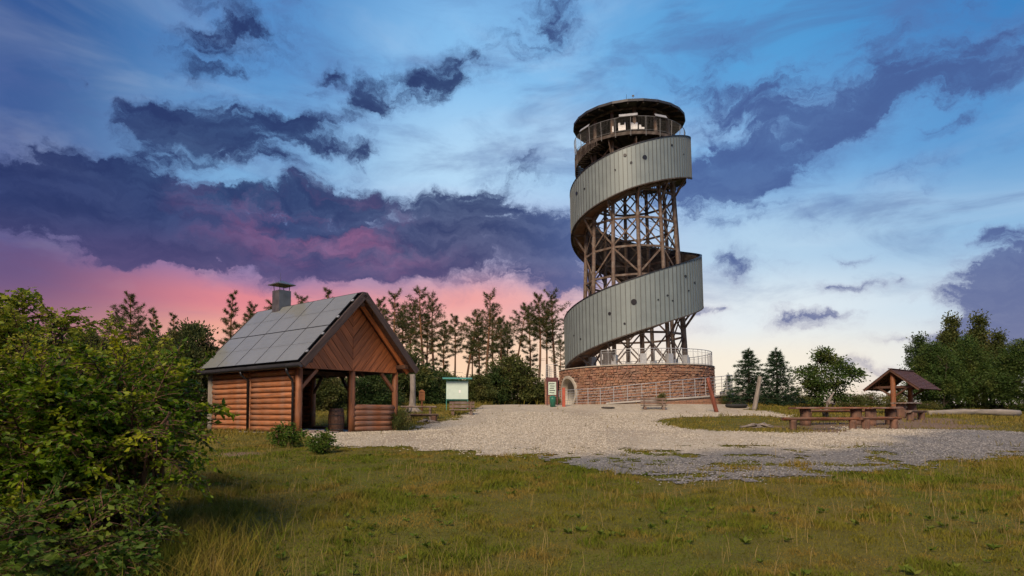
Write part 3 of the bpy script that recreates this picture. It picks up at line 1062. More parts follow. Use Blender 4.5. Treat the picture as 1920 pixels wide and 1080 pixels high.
    while a < 450:
        a1 = min(a + step, 450)
        r0, r1 = ro(a), ro(a1)
        g = .12
        V = [P(a + g, r0, zb(a)), P(a1 - g, r1, zb(a1)), P(a1 - g, r1, zt(a1)), P(a + g, r0, zt(a)),
             P(a + g, r0 - .03, zb(a)), P(a1 - g, r1 - .03, zb(a1)), P(a1 - g, r1 - .03, zt(a1)), P(a + g, r0 - .03, zt(a))]
        F = [(0, 1, 2, 3), (7, 6, 5, 4), (0, 4, 5, 1), (3, 2, 6, 7), (0, 3, 7, 4), (1, 5, 6, 2)]
        pnl = MB().add(V, F).build('cladding_panel', M['zinc'], T)
        w = .27
        V = [P(a - w, r0 - .02, zb(a) + .01), P(a + w, r0 - .02, zb(a) + .01), P(a + w, r0 + .035, zb(a) + .01), P(a - w, r0 + .035, zb(a) + .01),
             P(a - w, r0 - .02, zt(a) - .01), P(a + w, r0 - .02, zt(a) - .01), P(a + w, r0 + .035, zt(a) - .01), P(a - w, r0 + .035, zt(a) - .01)]
        MB().add(V, [(3, 2, 1, 0), (4, 5, 6, 7), (0, 1, 5, 4), (1, 2, 6, 5), (2, 3, 7, 6), (3, 0, 4, 7)]).build('seam', M['seam'], pnl)
        a = a1
    for nm, zf, s in (('top_trim', zt, 0), ('bottom_trim', zb, 1)):
        V = []; F = []
        A = np.arange(-122, 451, 3.0)
        for i, a in enumerate(A):
            z = zf(a); r = ro(a)
            lo, hi = (z - .02, z + .05) if s == 0 else (z - .05, z + .03)
            for q in ((r - .10, lo), (r + .05, lo), (r + .05, hi), (r - .10, hi)):
                V.append(P(a, *q))
            if i:
                for j in range(4):
                    F.append(((i - 1) * 4 + j, (i - 1) * 4 + (j + 1) % 4, i * 4 + (j + 1) % 4, i * 4 + j))
        m = len(A) - 1
        F += [(0, 1, 2, 3), (m * 4 + 3, m * 4 + 2, m * 4 + 1, m * 4)]
        MB().add(V, F).build(nm, M['dark_metal'] if s == 0 else M['tower_dark'], T)
    # portholes: (angle on the spiral, height, radius)
    for px, py, pr, turn in [(1174, 290, 3.2, 1), (1210, 297, 4.8, 1), (1185, 305, 2.6, 1), (1155, 316, 1.5, 1), (1082, 355, 4.2, 1), (1097, 347, 1.6, 1), (1260, 279, 2.3, 1), (1281, 298, 1.4, 1),
                             (1192, 566, 6.2, 0), (1147, 586, 3.2, 0), (1174, 606, 1.9, 0), (1286, 523, 2.7, 0), (1302, 536, 2.2, 0), (1253, 557, 1.8, 0), (1236, 564, 1.4, 0), (1262, 567, 1.5, 0), (1291, 550, 1.4, 0), (1080, 625, 1.7, 0), (1092, 632, 1.6, 0)]:
        cx = 1191 - 9 * turn
        rr = ro(360 * turn)
        s = max(-.985, min(.985, (px - cx) / 24.4 / rr))
        a = math.degrees(math.asin(s))
        for _ in range(3):
            dep = 52.9 - rr * math.cos(rad(a))
            s = max(-.985, min(.985, (px - cx) * dep / FPX / ro(a + 360 * turn)))
            a = math.degrees(math.asin(s))
        z = at(px, py, dep - .8)[2] - TW_Z
        r = pr / 25.5 * .78
        a2 = a + 360 * turn
        n = 14; V = []; F = []
        ax = Vector(P(a, 1, 0)); sd = Vector((math.cos(rad(a)), math.sin(rad(a)), 0))
        c = ax * (ro(a2) + .0)
        for q, w in ((r + .015, .0), (r + .015, .05), (r, .05), (r, .04)):
            for k in range(n):
                th = 2 * PI * k / n
                V.append(c + ax * w + sd * (q * math.sin(th)) + Vector((0, 0, z + q * math.cos(th))))
        for j in range(3):
            for k in range(n):
                F.append((j * n + k, j * n + (k + 1) % n, (j + 1) * n + (k + 1) % n, (j + 1) * n + k))
        ring = MB().add(V, F).build('porthole', M['dark_metal'], T)
        MB().add([V[3 * n + k] for k in range(n)], [tuple(range(n))[::-1]]).build('hole_dark_disc', M['black'], ring)  # flat black disc painted as the dark inside an open hole
    # ---- last half turn: open stair with slatted side
    mb = MB(); a = 452.0
    while a < 688:
        z = float(np.interp(a, [450, 600, 690], [17.6, 18.4, 19.6]))
        ri = 3.3; r1 = 4.28
        mb.box(Vector(P(a, (ri + r1) / 2, z)), (.2, r1 - ri, .05), rad(a))
        a += 4.2
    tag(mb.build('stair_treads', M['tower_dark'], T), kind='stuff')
    mb = MB(); a = 452.0
    while a < 688:
        z = float(np.interp(a, [450, 600, 690], [17.35, 18.1, 19.5]))
        if z < 19.7:
            mb.box(Vector(P(a, 4.32, (z + 19.85) / 2)), (.075, .03, 19.85 - z), rad(a))
        a += 2.3
    tag(mb.build('stair_slats', M['tower_dark'], T), kind='stuff')
    # ---- viewing deck
    n = 24; Z = 20.05; RD = 4.22

    def disc(r, z0, z1, mat, nm, c0=0.0, c1=0.0):
        V = [P(i * 360 / n, r, z0) for i in range(n)] + [P(i * 360 / n, r, z1) for i in range(n)] + [(0, 0, z0 + c0), (0, 0, z1 + c1)]
        F = [(i, (i + 1) % n, n + (i + 1) % n, n + i) for i in range(n)]
        F += [((i + 1) % n, i, 2 * n) for i in range(n)] + [(n + i, n + (i + 1) % n, 2 * n + 1) for i in range(n)]
        return MB().add(V, F).build(nm, mat, T)
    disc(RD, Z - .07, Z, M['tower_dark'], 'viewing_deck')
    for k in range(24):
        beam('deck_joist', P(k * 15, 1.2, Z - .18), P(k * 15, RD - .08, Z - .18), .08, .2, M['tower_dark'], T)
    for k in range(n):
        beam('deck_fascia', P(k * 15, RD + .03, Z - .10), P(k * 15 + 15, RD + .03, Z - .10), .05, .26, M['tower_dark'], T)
    for a in angs:
        beam('deck_strut', P(a, rl(18.3) + .05, 18.4), P(a, RD - .25, Z - .25), .09, .14, M['tower_wood'], T)
    zr = Z + 1.08
    for k in range(n // 1):
        if k % 1 == 0:
            a = k * 15 + 2
            beam('rail_post', P(a, RD + .05, Z - .35), P(a, RD + .12, zr), .045, .06, M['deck_rail'], T)
    for r, z, rr, nm in ((RD + .125, zr, .026, 'top_rail'), (RD + .075, Z + .08, .02, 'bottom_rail')):
        MB().tube([P(i * 7.5 + 2, r, z) for i in range(49)], rr, 6, caps=False).build(nm, M['deck_rail'], T)
    mb = MB()
    for k in range(24):
        a0 = k * 15 + 2
        for j in range(1, 9):
            t = j / 9; r = RD + .075 + .05 * t; z = Z + .08 + (zr - Z - .08) * t
            mb.tube([P(a0, r, z), P(a0 + 15, r, z)], .0038, 3, caps=False)
        for j in range(1, 10):
            a = a0 + 1.5 * j
            mb.tube([P(a, RD + .075, Z + .08), P(a, RD + .125, zr)], .0032, 3, caps=False)
    tag(mb.build('railing_mesh', M['deck_rail'], T), kind='stuff')
    for a, w in ((0, 1.35), (33, 1.0), (-50, 1.1)):
        c = Vector(P(a, RD + .12, zr + .12))
        MB().box(c, (w, .04, .30), M=Matrix.Rotation(rad(a), 3, 'Z') @ Matrix.Rotation(rad(-35), 3, 'X')).build('panorama_board', M['steel'], T)
    for a, pts in ((-7, [(-.27, 0), (.27, 0), (.27, .58), (.16, .58), (.16, .40), (-.12, .40), (-.12, .58), (-.27, .58)]),
                   (6, [(-.27, 0), (.24, 0), (.26, .50), (.12, .50), (.02, .36), (-.10, .52), (-.27, .52)]),
                   (14, [(-.20, 0), (.2, 0), (.2, .14), (-.02, .14), (-.06, .32), (-.2, .32)]),
                   (-17, [(-.05, 0), (.06, 0), (.06, .42), (-.05, .42)])):
        c = Vector(P(a, 3.95, Z + .28)); sd = Vector((math.cos(rad(a)), math.sin(rad(a)), 0))
        MB().prism([c + sd * u + Vector((0, 0, w)) for u, w in pts], Vector(P(a, -.04, 0))).build('white_panel', M['white_panel'], T)
    # ---- roof
    ZR = 22.32
    disc(RD + .16, ZR, ZR + .10, M['roof_metal'], 'roof', .75, .8)
    for k in range(24):
        a = k * 15
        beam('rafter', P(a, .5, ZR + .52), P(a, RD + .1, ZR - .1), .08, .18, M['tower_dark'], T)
    for rr in (1.6, 3.3):
        for k in range(12):
            a = 8 + k * 30
            zz = ZR - .22 + (RD - rr) * .155
            beam('roof_purlin', P(a, rr, zz), P(a + 30, rr, zz), .09, .16, M['tower_dark'], T)
    for k in range(n):
        beam('roof_fascia', P(k * 15, RD + .17, ZR + .02), P(k * 15 + 15, RD + .17, ZR + .02), .04, .2, M['roof_metal'], T)
    MB().tube([(-.1, 0, ZR + .7), (-.1, 0, ZR + 2.6)], [.025, .012], 6).tube([(.4, -.6, ZR + .6), (.4, -.6, ZR + 2.0), (.5, -.6, ZR + 2.1)], .018, 5) \
        .box((.42, -.6, ZR + 2.12), (.18, .05, .12)).tube([(-.75, -.3, ZR + .6), (-.75, -.3, ZR + 1.6)], .01, 4).build('antenna', M['dark_metal'], T)
    # ---- railing round the base deck
    for k in range(56):
        a = -24 + k * 5.3
        if a > 205:
            break
        beam('rail_post', P(a, RB - .12, DK + .04), P(a, RB - .12, DK + 1.12), .035, .05, M['steel'], T)
    for z, rr in ((DK + 1.12, .026), (DK + .95, .010), (DK + .12, .014)):
        MB().tube([P(a, RB - .12, z) for a in np.arange(-24, 206, 4)], rr, 6).build('deck_rail', M['steel'], T)
    mb = MB()
    for a in np.arange(-24, 204, 1.06):
        mb.tube([P(a, RB - .12, DK + .12), P(a, RB - .12, DK + .95)], .004, 3, caps=False)
    tag(mb.build('rail_bars', M['steel'], T), kind='stuff')
    gate = MB().box(P(-21, RB - .18, DK + .58), (.85, .03, 1.0), rad(-21)).build('gate', M['iron'], T)
    MB().box(P(-23, RB - .13, DK + .65), (.03, .03, .38), rad(-21)).build('gate_handle', M['white_panel'], gate)
    # ---- curved access ramp in front with its railing
    fz = lambda a: float(np.interp(a, [-60, -18, 78], [0.02, .04, .66]))
    V = []; F = []
    A = np.arange(-16, 80, 3.0)
    for i, a in enumerate(A):
        z = fz(a)
        for q in ((RB + .04, -.3), (RB + .04, z), (RB + 1.32, z), (RB + 1.32, -.3)):
            V.append(P(a, *q))
        if i:
            for j in range(3):
                F.append(((i - 1) * 4 + j, (i - 1) * 4 + j + 1, i * 4 + j + 1, i * 4 + j))
    m = len(A) - 1
    F += [(3, 2, 1, 0), (m * 4, m * 4 + 1, m * 4 + 2, m * 4 + 3)]
    MB().add(V, F).build('access_ramp', M['mortar'], T)
    mb = MB(); a = -14.0
    while a < 78:
        z = -.1
        da = R_.uniform(2, 4.4)
        while z < fz(a) - .12:
            h = min(R_.uniform(.15, .24), fz(a) - .1 - z)
            r0 = RB + 1.3; r1 = RB + 1.34 + R_.uniform(0, .03); a0, a1 = a + .1, a + da - .1
            mb.add([P(a0, r0, z), P(a1, r0, z), P(a1, r0, z + h - .02), P(a0, r0, z + h - .02), P(a0, r1, z), P(a1, r1, z), P(a1, r1, z + h - .02), P(a0, r1, z + h - .02)],
                   [(4, 5, 6, 7), (0, 1, 5, 4), (1, 2, 6, 5), (2, 3, 7, 6), (3, 0, 4, 7)])
            z += h
        a += da
    tag(mb.build('ramp_stone_facing', M['stone'], T), kind='stuff')
    V = []; F = []
    for i, a in enumerate(A):
        z = fz(a)
        for q in ((RB + 1.12, z + .004), (RB + 1.42, z + .004), (RB + 1.42, z + .11), (RB + 1.12, z + .11)):
            V.append(P(a, *q))
        if i:
            for j in range(4):
                F.append(((i - 1) * 4 + j, (i - 1) * 4 + (j + 1) % 4, i * 4 + (j + 1) % 4, i * 4 + j))
    F += [(0, 1, 2, 3), (m * 4 + 3, m * 4 + 2, m * 4 + 1, m * 4)]
    MB().add(V, F).build('ramp_kerb', M['concrete'], T)
    RR = RB + 1.27
    a = -50.0
    while a <= 80:
        beam('rail_post', P(a, RR, fz(a)), P(a, RR, fz(a) * 1.55 + 1.12), .04, .05, M['steel'], T)
        a += 7.6
    for j in range(6):
        MB().tube([P(a, RR, fz(a) * (1.05 + .1 * j) + .2 + j * .18) for a in np.arange(-50, 81, 3)], .022 if j == 5 else .013, 5).build('ramp_rail', M['steel'], T)
    # landing at the right-hand end of the ramp
    MB().box((7.55, .6, .45), (2.0, 3.2, 1.1)).build('landing', M['concrete'], T)
    for k in range(4):
        beam('rail_post', (8.45, -.9 + k, 1.0), (8.45, -.9 + k, 2.1), .04, .05, M['steel'], T)
    for k in range(3):
        beam('rail_post', (6.7 + k * .87, -.93, 1.0), (6.7 + k * .87, -.93, 2.1), .04, .05, M['steel'], T)
    for j in range(6):
        MB().tube([(6.6, -.93, 1.2 + j * .18), (8.45, -.93, 1.2 + j * .18), (8.45, 2.1, 1.2 + j * .18)], .02 if j == 5 else .012, 5).build('landing_rail', M['steel'], T)
    # stair wall on the left
    mb = MB(); mb.box((-6.55, .8, .95), (.86, 3.4, 2.5))
    mb.build('stair_wall', M['mortar'], T)
    mb = MB(); z = -.2
    while z < 2.15:
        h = R_.uniform(.15, .26); x = -6.98
        while x < -6.15:
            w = min(R_.uniform(.2, .45), -6.12 - x)
            mb.box((x + w / 2, -.92, z + h / 2), (w - .02, .08 + R_.uniform(0, .04), h - .02)); x += w
        y = -.9
        while y < 2.4:
            w = R_.uniform(.2, .5)
            mb.box((-7.0, y + w / 2, z + h / 2), (.06 + R_.uniform(0, .04), w - .02, h - .02)); y += w
        z += h
    tag(mb.build('stair_wall_stones', M['stone'], T), kind='stuff')
    for k in range(4):
        beam('rail_post', (-6.9, -.8 + k, 2.2), (-6.9, -.8 + k, 3.35), .04, .05, M['steel'], T)
    for j in range(6):
        MB().tube([(-6.0, -.82, 2.45 + j * .18), (-6.9, -.82, 2.45 + j * .18), (-6.9, 2.2, 2.45 + j * .18)], .02 if j == 5 else .012, 5).build('stair_rail', M['steel'], T)
    for k in range(9):
        MB().box((-5.6 - .02 * k, 2.6 + .28 * k, 2.6 - .3 * k), (1.3, .32, .12)).build('stair_step', M['concrete'], T)
    return T


build_tower()


# ------------------------------------------------------------------ log shelter with solar roof
def clip_poly(poly, a, b, c):
    """keep the part of a 2d polygon where a*x+b*y <= c"""
    out = []
    for i in range(len(poly)):
        p, q = poly[i], poly[(i + 1) % len(poly)]
        dp = a * p[0] + b * p[1] - c; dq = a * q[0] + b * q[1] - c
        if dp <= 0:
            out.append(p)
        if (dp < 0) != (dq < 0) and abs(dp - dq) > 1e-9:
            t = dp / (dp - dq); out.append((p[0] + (q[0] - p[0]) * t, p[1] + (q[1] - p[1]) * t))
    return out


def build_chalet():
    W, L, HP = CH_W, CH_L, 2.40
    OF, OB, OS, RZ, EZ = .84, .30, .40, 5.25, 2.47
    T = thing('log_shelter', 'open fronted log shelter with a chevron boarded gable and solar panels on its roof', 'shelter', (CH_X, CH_Y, CH_Z), CH_YAW)
    R_ = random.Random(3)
    MB().box((W / 2, L / 2, -.12), (W + .1, L + .1, .3)).build('floor_slab', M['concrete'], T)
    # log walls
    for v0, v1 in ((.18, 3.22), (3.42, L - .22)):
        for k in range(11):
            log('wall_log', (R_.uniform(-.012, .012), v0, .16 + k * .207), (R_.uniform(-.012, .012), v1, .16 + k * .207), .106, M['log'], T, n=12, wob=.04)
    MB().box((.04, L / 2, 1.2), (.03, L - .3, 2.3)).build('log_gap_shade', M['black'], T)  # added black sheet, painted shade between the logs
    beam('wall_post', (0, 3.32, 0), (0, 3.32, HP), .18, .14, M['log'], T)
    log('corner_post', (-.02, L - .05, 0), (-.02, L - .05, HP), .15, M['grey_wood'], T, n=12, wob=.12, seg=8)
    beam('wall_post', (-.02, L - .28, 0), (-.02, L - .28, HP), .09, .16, M['log'], T)
    for k in range(11):
        log('back_log', (.1, L, .16 + k * .207), (W - .1, L, .16 + k * .207), .112, M['log'], T, n=10, wob=.03)
    for k in range(11):
        log('side_log', (W, 5.95, .16 + k * .207), (W, L - .1, .16 + k * .207), .112, M['log'], T, n=10, wob=.03)
    for k in range(5):
        log('rail_log', (W * .535, 0, .15 + k * .205), (W - .1, 0, .15 + k * .205), .112, M['log'], T, n=12, wob=.03)
    log('sill_log', (W, .3, .08), (W, 5.8, .08), .09, M['log'], T)
    # posts and frame
    for u, v in ((0, 0), (W * .52, 0), (W, 0), (W, 3.0), (W, 5.85), (W, L)):
        log('post', (u, v, 0), (u, v, HP), .125, M['post'], T, n=12, wob=.02, seg=3)
    beam('tie_beam', (-.1, .02, HP + .06), (W + .1, .02, HP + .06), .2, .2, M['beam_dark'], T)
    beam('tie_beam', (-.1, L, HP + .03), (W + .1, L, HP + .03), .2, .2, M['beam_dark'], T)
    beam('tie_beam', (.1, L / 2, HP + .03), (W - .1, L / 2, HP + .03), .18, .18, M['beam_dark'], T)
    for u in (0, W):
        beam('wall_plate', (u, -OF + .12, HP + .2), (u, L + .2, HP + .2), .18, .16, M['beam_dark'], T)
    beam('brace', (.05, 0, HP - .78), (.72, 0, HP - .06), .11, .13, M['post'], T)
    beam('brace', (W - .05, 0, HP - .78), (W - .72, 0, HP - .06), .11, .13, M['post'], T)
    beam('brace', (W, 5.8, HP - .75), (W, 5.15, HP - .02), .10, .12, M['beam_dark'], T)
    beam('brace', (W, 3.05, HP - .75), (W, 3.7, HP - .02), .10, .12, M['beam_dark'], T)
    # gable, boards set in a chevron
    sl = (RZ - EZ) / (W / 2 + OS); th = .16

    def under(u):
        return EZ + sl * (min(u, W - u) + OS) - th
    zb = HP - .04
    for side in (-1, 1):
        half = [(0.03, zb), (W / 2, zb), (W / 2, under(W / 2) - .03), (0.03, under(0.03) - .03)]
        ang = rad(-50); d = (math.cos(ang), math.sin(ang)); nrm = (-d[1], d[0])
        bw = .27
        for k in range(-14, 24):
            c0 = k * bw + nrm[0] * W / 2 + nrm[1] * zb
            poly = clip_poly(half, -nrm[0], -nrm[1], -(c0 + .009)); poly = clip_poly(poly, nrm[0], nrm[1], c0 + bw - .009) if len(poly) > 2 else []
            if len(poly) < 3:
                continue
            ar = abs(sum(poly[i][0] * poly[(i + 1) % len(poly)][1] - poly[(i + 1) % len(poly)][0] * poly[i][1] for i in range(len(poly)))) / 2
            if ar < .003:
                continue
            dv = R_.uniform(-.006, .006)
            # board mesh in its own frame so that the grain follows its length
            cx = sum(p[0] for p in poly) / len(poly); cz = sum(p[1] for p in poly) / len(poly)
            loc = [((p[0] - cx) * d[0] + (p[1] - cz) * d[1], (p[0] - cx) * nrm[0] + (p[1] - cz) * nrm[1]) for p in poly]
            o = MB().prism([(x, 0, y) for x, y in loc], (0, .03, 0)).build('gable_board', M['board'], T)
            u = cx if side < 0 else W - cx
            Mx = Matrix(((d[0], 0, nrm[0]), (0, 1, 0), (d[1], 0, nrm[1]))).to_4x4()
            if side > 0:
                Mx = Matrix.Scale(-1, 4, (1, 0, 0)) @ Mx
            Mx.translation = (u, -.155 + dv * 2, cz)
            o.matrix_local = Mx
    MB().prism([(0.04, -.12, zb + .02), (W - .04, -.12, zb + .02), (W - .04, -.12, under(0.04) - .04), (W / 2, -.12, under(W / 2) - .04), (.04, -.12, under(.04) - .04)], (0, .015, 0)).build('gable_gap_shade', M['black'], T)  # added black sheet standing in for the shade in the board gaps
    MB().prism([(0.04, L - .02, zb), (W - .04, L - .02, zb), (W - .04, L - .02, under(0.04) - .04), (W / 2, L - .02, under(W / 2) - .04), (.04, L - .02, under(.04) - .04)], (0, .03, 0)).build('back_gable', M['board'], T)
    # roof
    v0, v1 = -OF, L + OB
    for s in (-1, 1):
        X = lambda u: u if s < 0 else W - u
        poly = [(X(-OS), v0, EZ), (X(W / 2), v0, RZ), (X(W / 2), v0, RZ - .09), (X(-OS), v0, EZ - .09)]
        MB().prism(poly, (0, v1 - v0, 0)).build('roof_sheet', M['roof_metal'], T)
        poly = [(X(-OS + .05), v0 + .06, EZ - .05), (X(W / 2), v0 + .06, RZ - .093), (X(W / 2), v0 + .06, RZ - .125), (X(-OS + .05), v0 + .06, EZ - .085)]
        k = 0; y = v0 + .06
        nb = 14
        for k in range(nb):     # sarking boards laid up the slope
            a0 = k / nb; a1 = (k + 1) / nb - .004
            def pt(t, dz):
                return (X(-OS + .04 + (W / 2 + OS - .06) * t), EZ + (RZ - EZ) * ((.04 + (W / 2 + OS - .06) * t) / (W / 2 + OS)) - .093 - dz)
            q = [pt(a0, 0), pt(a1, 0), pt(a1, .025), pt(a0, .025)]
            MB().prism([(p[0], v0 + .05, p[1]) for p in q], (0, v1 - v0 - .1, 0)).build('sarking_board', M['beam_dark'], T)
        beam('barge_board', (X(-OS - .02), v0 - .03, EZ - .06), (X(W / 2), v0 - .03, RZ - .05), .05, .26, M['barge'], T)
        beam('barge_board', (X(-OS - .02), v1 + .03, EZ - .06), (X(W / 2), v1 + .03, RZ - .05), .05, .26, M['barge'], T)
        for v in (v0 + .42, 1.2, 2.5, 3.8, 5.1, L - .2):
            beam('rafter', (X(-OS + .1), v, EZ + .12 * sl - .23), (X(W / 2 - .03), v, RZ - .24), .09, .15, M['board'] if v < 0 else M['beam_dark'], T)
    beam('ridge_cap', (W / 2, v0, RZ + .02), (W / 2, v1, RZ + .02), .22, .05, M['roof_metal'], T)
    log('ridge_beam', (W / 2, v0 + .1, RZ - .40), (W / 2, v1 - .1, RZ - .40), .09, M['beam_dark'], T)
    # solar panels: two rows of five on the left slope
    be = math.atan(sl); S = math.hypot(W / 2 + OS, RZ - EZ)
    nx, nz = -math.sin(be), math.cos(be)
    pw = (v1 - v0 - .36) / 5; ph = (S - .10) / 2
    gl = MB().box((0, 0, 0), (pw - .03, ph - .03, .03)); fr = MB()
    for x, y, a, b in ((0, ph / 2 - .018, pw - .012, .010), (0, -ph / 2 + .018, pw - .012, .010), (pw / 2 - .014, 0, .010, ph - .03), (-pw / 2 + .014, 0, .010, ph - .03), (0, 0, pw - .03, .006)):
        fr.box((x, y, .001), (a, b, .036))
    first = None
    for r in range(2):
        for c in range(5):
            s = .06 + ph * (r + .5); v = v0 + .26 + pw * (c + .5)
            Mx = Matrix(((0, math.cos(be), nx), (-1, 0, 0), (0, math.sin(be), nz))).to_4x4()
            Mx.translation = (-OS + math.cos(be) * s + nx * .09, v, EZ + math.sin(be) * s + nz * .09)
            if first is None:
                g = gl.build('solar_panel', M['solar'], T); f = fr.build('panel_frame', M['roof_metal'], g); first = (g, f)
            else:
                g = first[0].copy(); COL.objects.link(g); g.parent = T
                f = first[1].copy(); COL.objects.link(f); f.parent = g
            g.matrix_local = Mx
    for r in range(4):
        s = .06 + ph * (.25 + .5 * r)
        p = Vector((-OS + math.cos(be) * s + nx * .045, 0, EZ + math.sin(be) * s + nz * .045))
        beam('panel_rail', p + Vector((0, v0 + .05, 0)), p + Vector((0, v1 - .05, 0)), .05, .05, M['dark_metal'], T)
        MB().box(p + Vector((nx * .05, v0 + .19, nz * .05)), (.10, .10, .04), M=Matrix.Rotation(-be, 3, 'Y')).build('panel_clamp', M['steel'], T)
    # gutter and downpipes
    gx, gz = -OS - .07, EZ - .07
    V = []; F = []; n = 9
    for v in (v0 - .02, v1 + .02):
        for k in range(n):
            t = PI + PI * k / (n - 1)
            V.append((gx + .075 * math.cos(t), v, gz + .075 * math.sin(t)))
        for k in range(n):
            t = PI + PI * (n - 1 - k) / (n - 1)
            V.append((gx + .068 * math.cos(t), v, gz + .068 * math.sin(t)))
    m = 2 * n
    F = [(i, (i + 1) % m, m + (i + 1) % m, m + i) for i in range(m)] + [tuple(range(m))[::-1], tuple(range(m, 2 * m))]
    gut = MB().add(V, F).build('gutter', M['dark_metal'], T)
    for k in range(9):
        beam('gutter_bracket', (-OS + .02, v0 + .3 + k * .85, EZ - .04), (gx - .07, v0 + .3 + k * .85, gz - .03), .03, .03, M['dark_metal'], gut)
    MB().tube([(gx, .05, gz - .06), (gx, .05, gz - .18), (gx + .12, .08, gz - .34), (-.20, .12, gz - .48), (-.17, .12, gz - .7), (-.17, .12, .1)], .045, 8).build('downpipe', M['dark_metal'], T, smooth=True)
    MB().tube([(gx, 3.32, gz - .06), (gx + .04, 3.32, gz - .2), (-.16, 3.32, gz - .38), (-.14, 3.32, .05)], .045, 8).build('downpipe', M['dark_metal'], T, smooth=True)
    # chimney
    cv = 4.95
    ch = MB().box((W / 2 - .02, cv, RZ + .12), (.56, .56, 1.3)).build('chimney', M['chimney'], T)
    z0 = RZ + .77
    for a in (-1, 1):
        for b in (-1, 1):
            beam('cap_leg', (W / 2 - .02 + a * .22, cv + b * .22, z0 - .05), (W / 2 - .02 + a * .24, cv + b * .24, z0 + .25), .03, .03, M['dark_metal'], ch)
    q = .42; zc = z0 + .24
    V = [(W / 2 - .02 + a * q, cv + b * q, zc) for a, b in ((-1, -1), (1, -1), (1, 1), (-1, 1))]
    V += [(x, y, z + .03) for x, y, z in V] + [(W / 2 - .02, cv, zc + .22)]
    MB().add(V, [(3, 2, 1, 0), (0, 1, 5, 4), (1, 2, 6, 5), (2, 3, 7, 6), (3, 0, 4, 7), (4, 5, 8), (5, 6, 8), (6, 7, 8), (7, 4, 8)]).build('chimney_cap', M['chimney'], ch)
    MB().tube([(W / 2 - .2, cv - .2, zc), (W / 2 - .2, cv - .2, zc + .5)], .008, 4).build('antenna', M['dark_metal'], ch)
    return T


CHALET = build_chalet()


def chalet_pt(u, v, z=0.0):
    c, s = math.cos(CH_YAW), math.sin(CH_YAW)
    return CH_X + u * c - v * s, CH_Y + u * s + v * c, CH_Z + z

# ------------------------------------------------------------------ small things on the site
def barrel():
    x, y, z = chalet_pt(W_B, .42, .03)
    t = thing('wooden_barrel', 'dark wooden barrel with iron hoops behind the middle post of the log shelter', 'barrel', (x, y, z))
    n = 16
    prof = [(0, .25), (.2, .29), (.45, .31), (.7, .29), (.9, .25)]
    for k in range(n):
        a0 = 2 * PI * k / n + .01; a1 = 2 * PI * (k + 1) / n - .01
        V = []; F = []
        for zz, r in prof:
            V += [(r * math.cos(a0), r * math.sin(a0), zz), (r * math.cos(a1), r * math.sin(a1), zz), ((r - .03) * math.cos(a1), (r - .03) * math.sin(a1), zz), ((r - .03) * math.cos(a0), (r - .03) * math.sin(a0), zz)]
        for i in range(len(prof) - 1):
            for j in range(4):
                F.append((i * 4 + j, i * 4 + (j + 1) % 4, i * 4 + 4 + (j + 1) % 4, i * 4 + 4 + j))
        F += [(3, 2, 1, 0), (16, 17, 18, 19)]
        MB().add(V, F).build('stave', M['barrel'], t)
    for zz, r in ((.1, .275), (.3, .306), (.62, .306), (.8, .278)):
        MB().tube([(r * math.cos(2 * PI * k / 20), r * math.sin(2 * PI * k / 20), zz) for k in range(21)], .014, 4, caps=False).build('hoop', M['iron'], t)
    MB().tube([(0, 0, .84), (0, 0, .87)], .235, 16).build('lid', M['barrel'], t)


W_B = CH_W * .43
barrel()

for i, (u, v, s, lab) in enumerate([(.42, -.25, (.42, .34, .16), 'flat reddish stone block at the foot of the shelter corner post'), (.85, -.42, (.5, .42, .10), 'wider flat stone slab lying before the shelter opening')]):
    x, y, z = chalet_pt(u, v)
    z = hz(x, y)
    mb = MB(); a, b, c = s
    mb.prism([(-a, -b * .8, 0), (-a * .2, -b, 0), (a * .9, -b * .7, 0), (a, b * .6, 0), (a * .3, b, 0), (-a * .9, b * .8, 0)], (0, 0, c))
    o = mb.build('stone_slab', M['stone_step'], loc=(x, y, z - .02), rz=.4 + i)
    tag(o, lab, 'stone', 'stone slabs by the shelter')


def noticeboard():
    x, y = ground(857, 771); z = hz(x, y)
    t = thing('noticeboard', 'blank white noticeboard in a green frame under a small green roof', 'noticeboard', (x, y, z), rad(6))
    k = y / FPX          # metres per pixel at this depth
    for sx in (-.62, .62):
        beam('post', (sx, 0, -.1), (sx, 0, 60 * k - .02), .045, .045, M['green_metal'], t)
        beam('back_leg', (sx, .5, -.05), (sx, .04, 1.25), .045, .045, M['green_metal'], t)
    beam('cross_rail', (-.62, 0, 23 * k - .05), (.62, 0, 23 * k - .05), .05, .07, M['green_metal'], t)
    beam('cross_rail', (-.62, 0, 56 * k), (.62, 0, 56 * k), .05, .07, M['green_metal'], t)
    MB().box((0, -.05, 39 * k), (1.26, .03, 33 * k)).build('board', M['white_board'], t)
    for sx, w, hgt, zz in ((.15, .10, .16, 37 * k),):
        MB().box((sx, -.068, zz), (w, .004, hgt)).build('notice', M['white_panel'], t)
    mb = MB(); w = .86
    mb.prism([(-w, -.35, 59.5 * k), (-w, .30, 62 * k), (-w, .30, 62 * k + .05), (-w, -.35, 59.5 * k + .05)], (2 * w, 0, 0))
    mb.build('roof', M['green_metal'], t)


noticeboard()


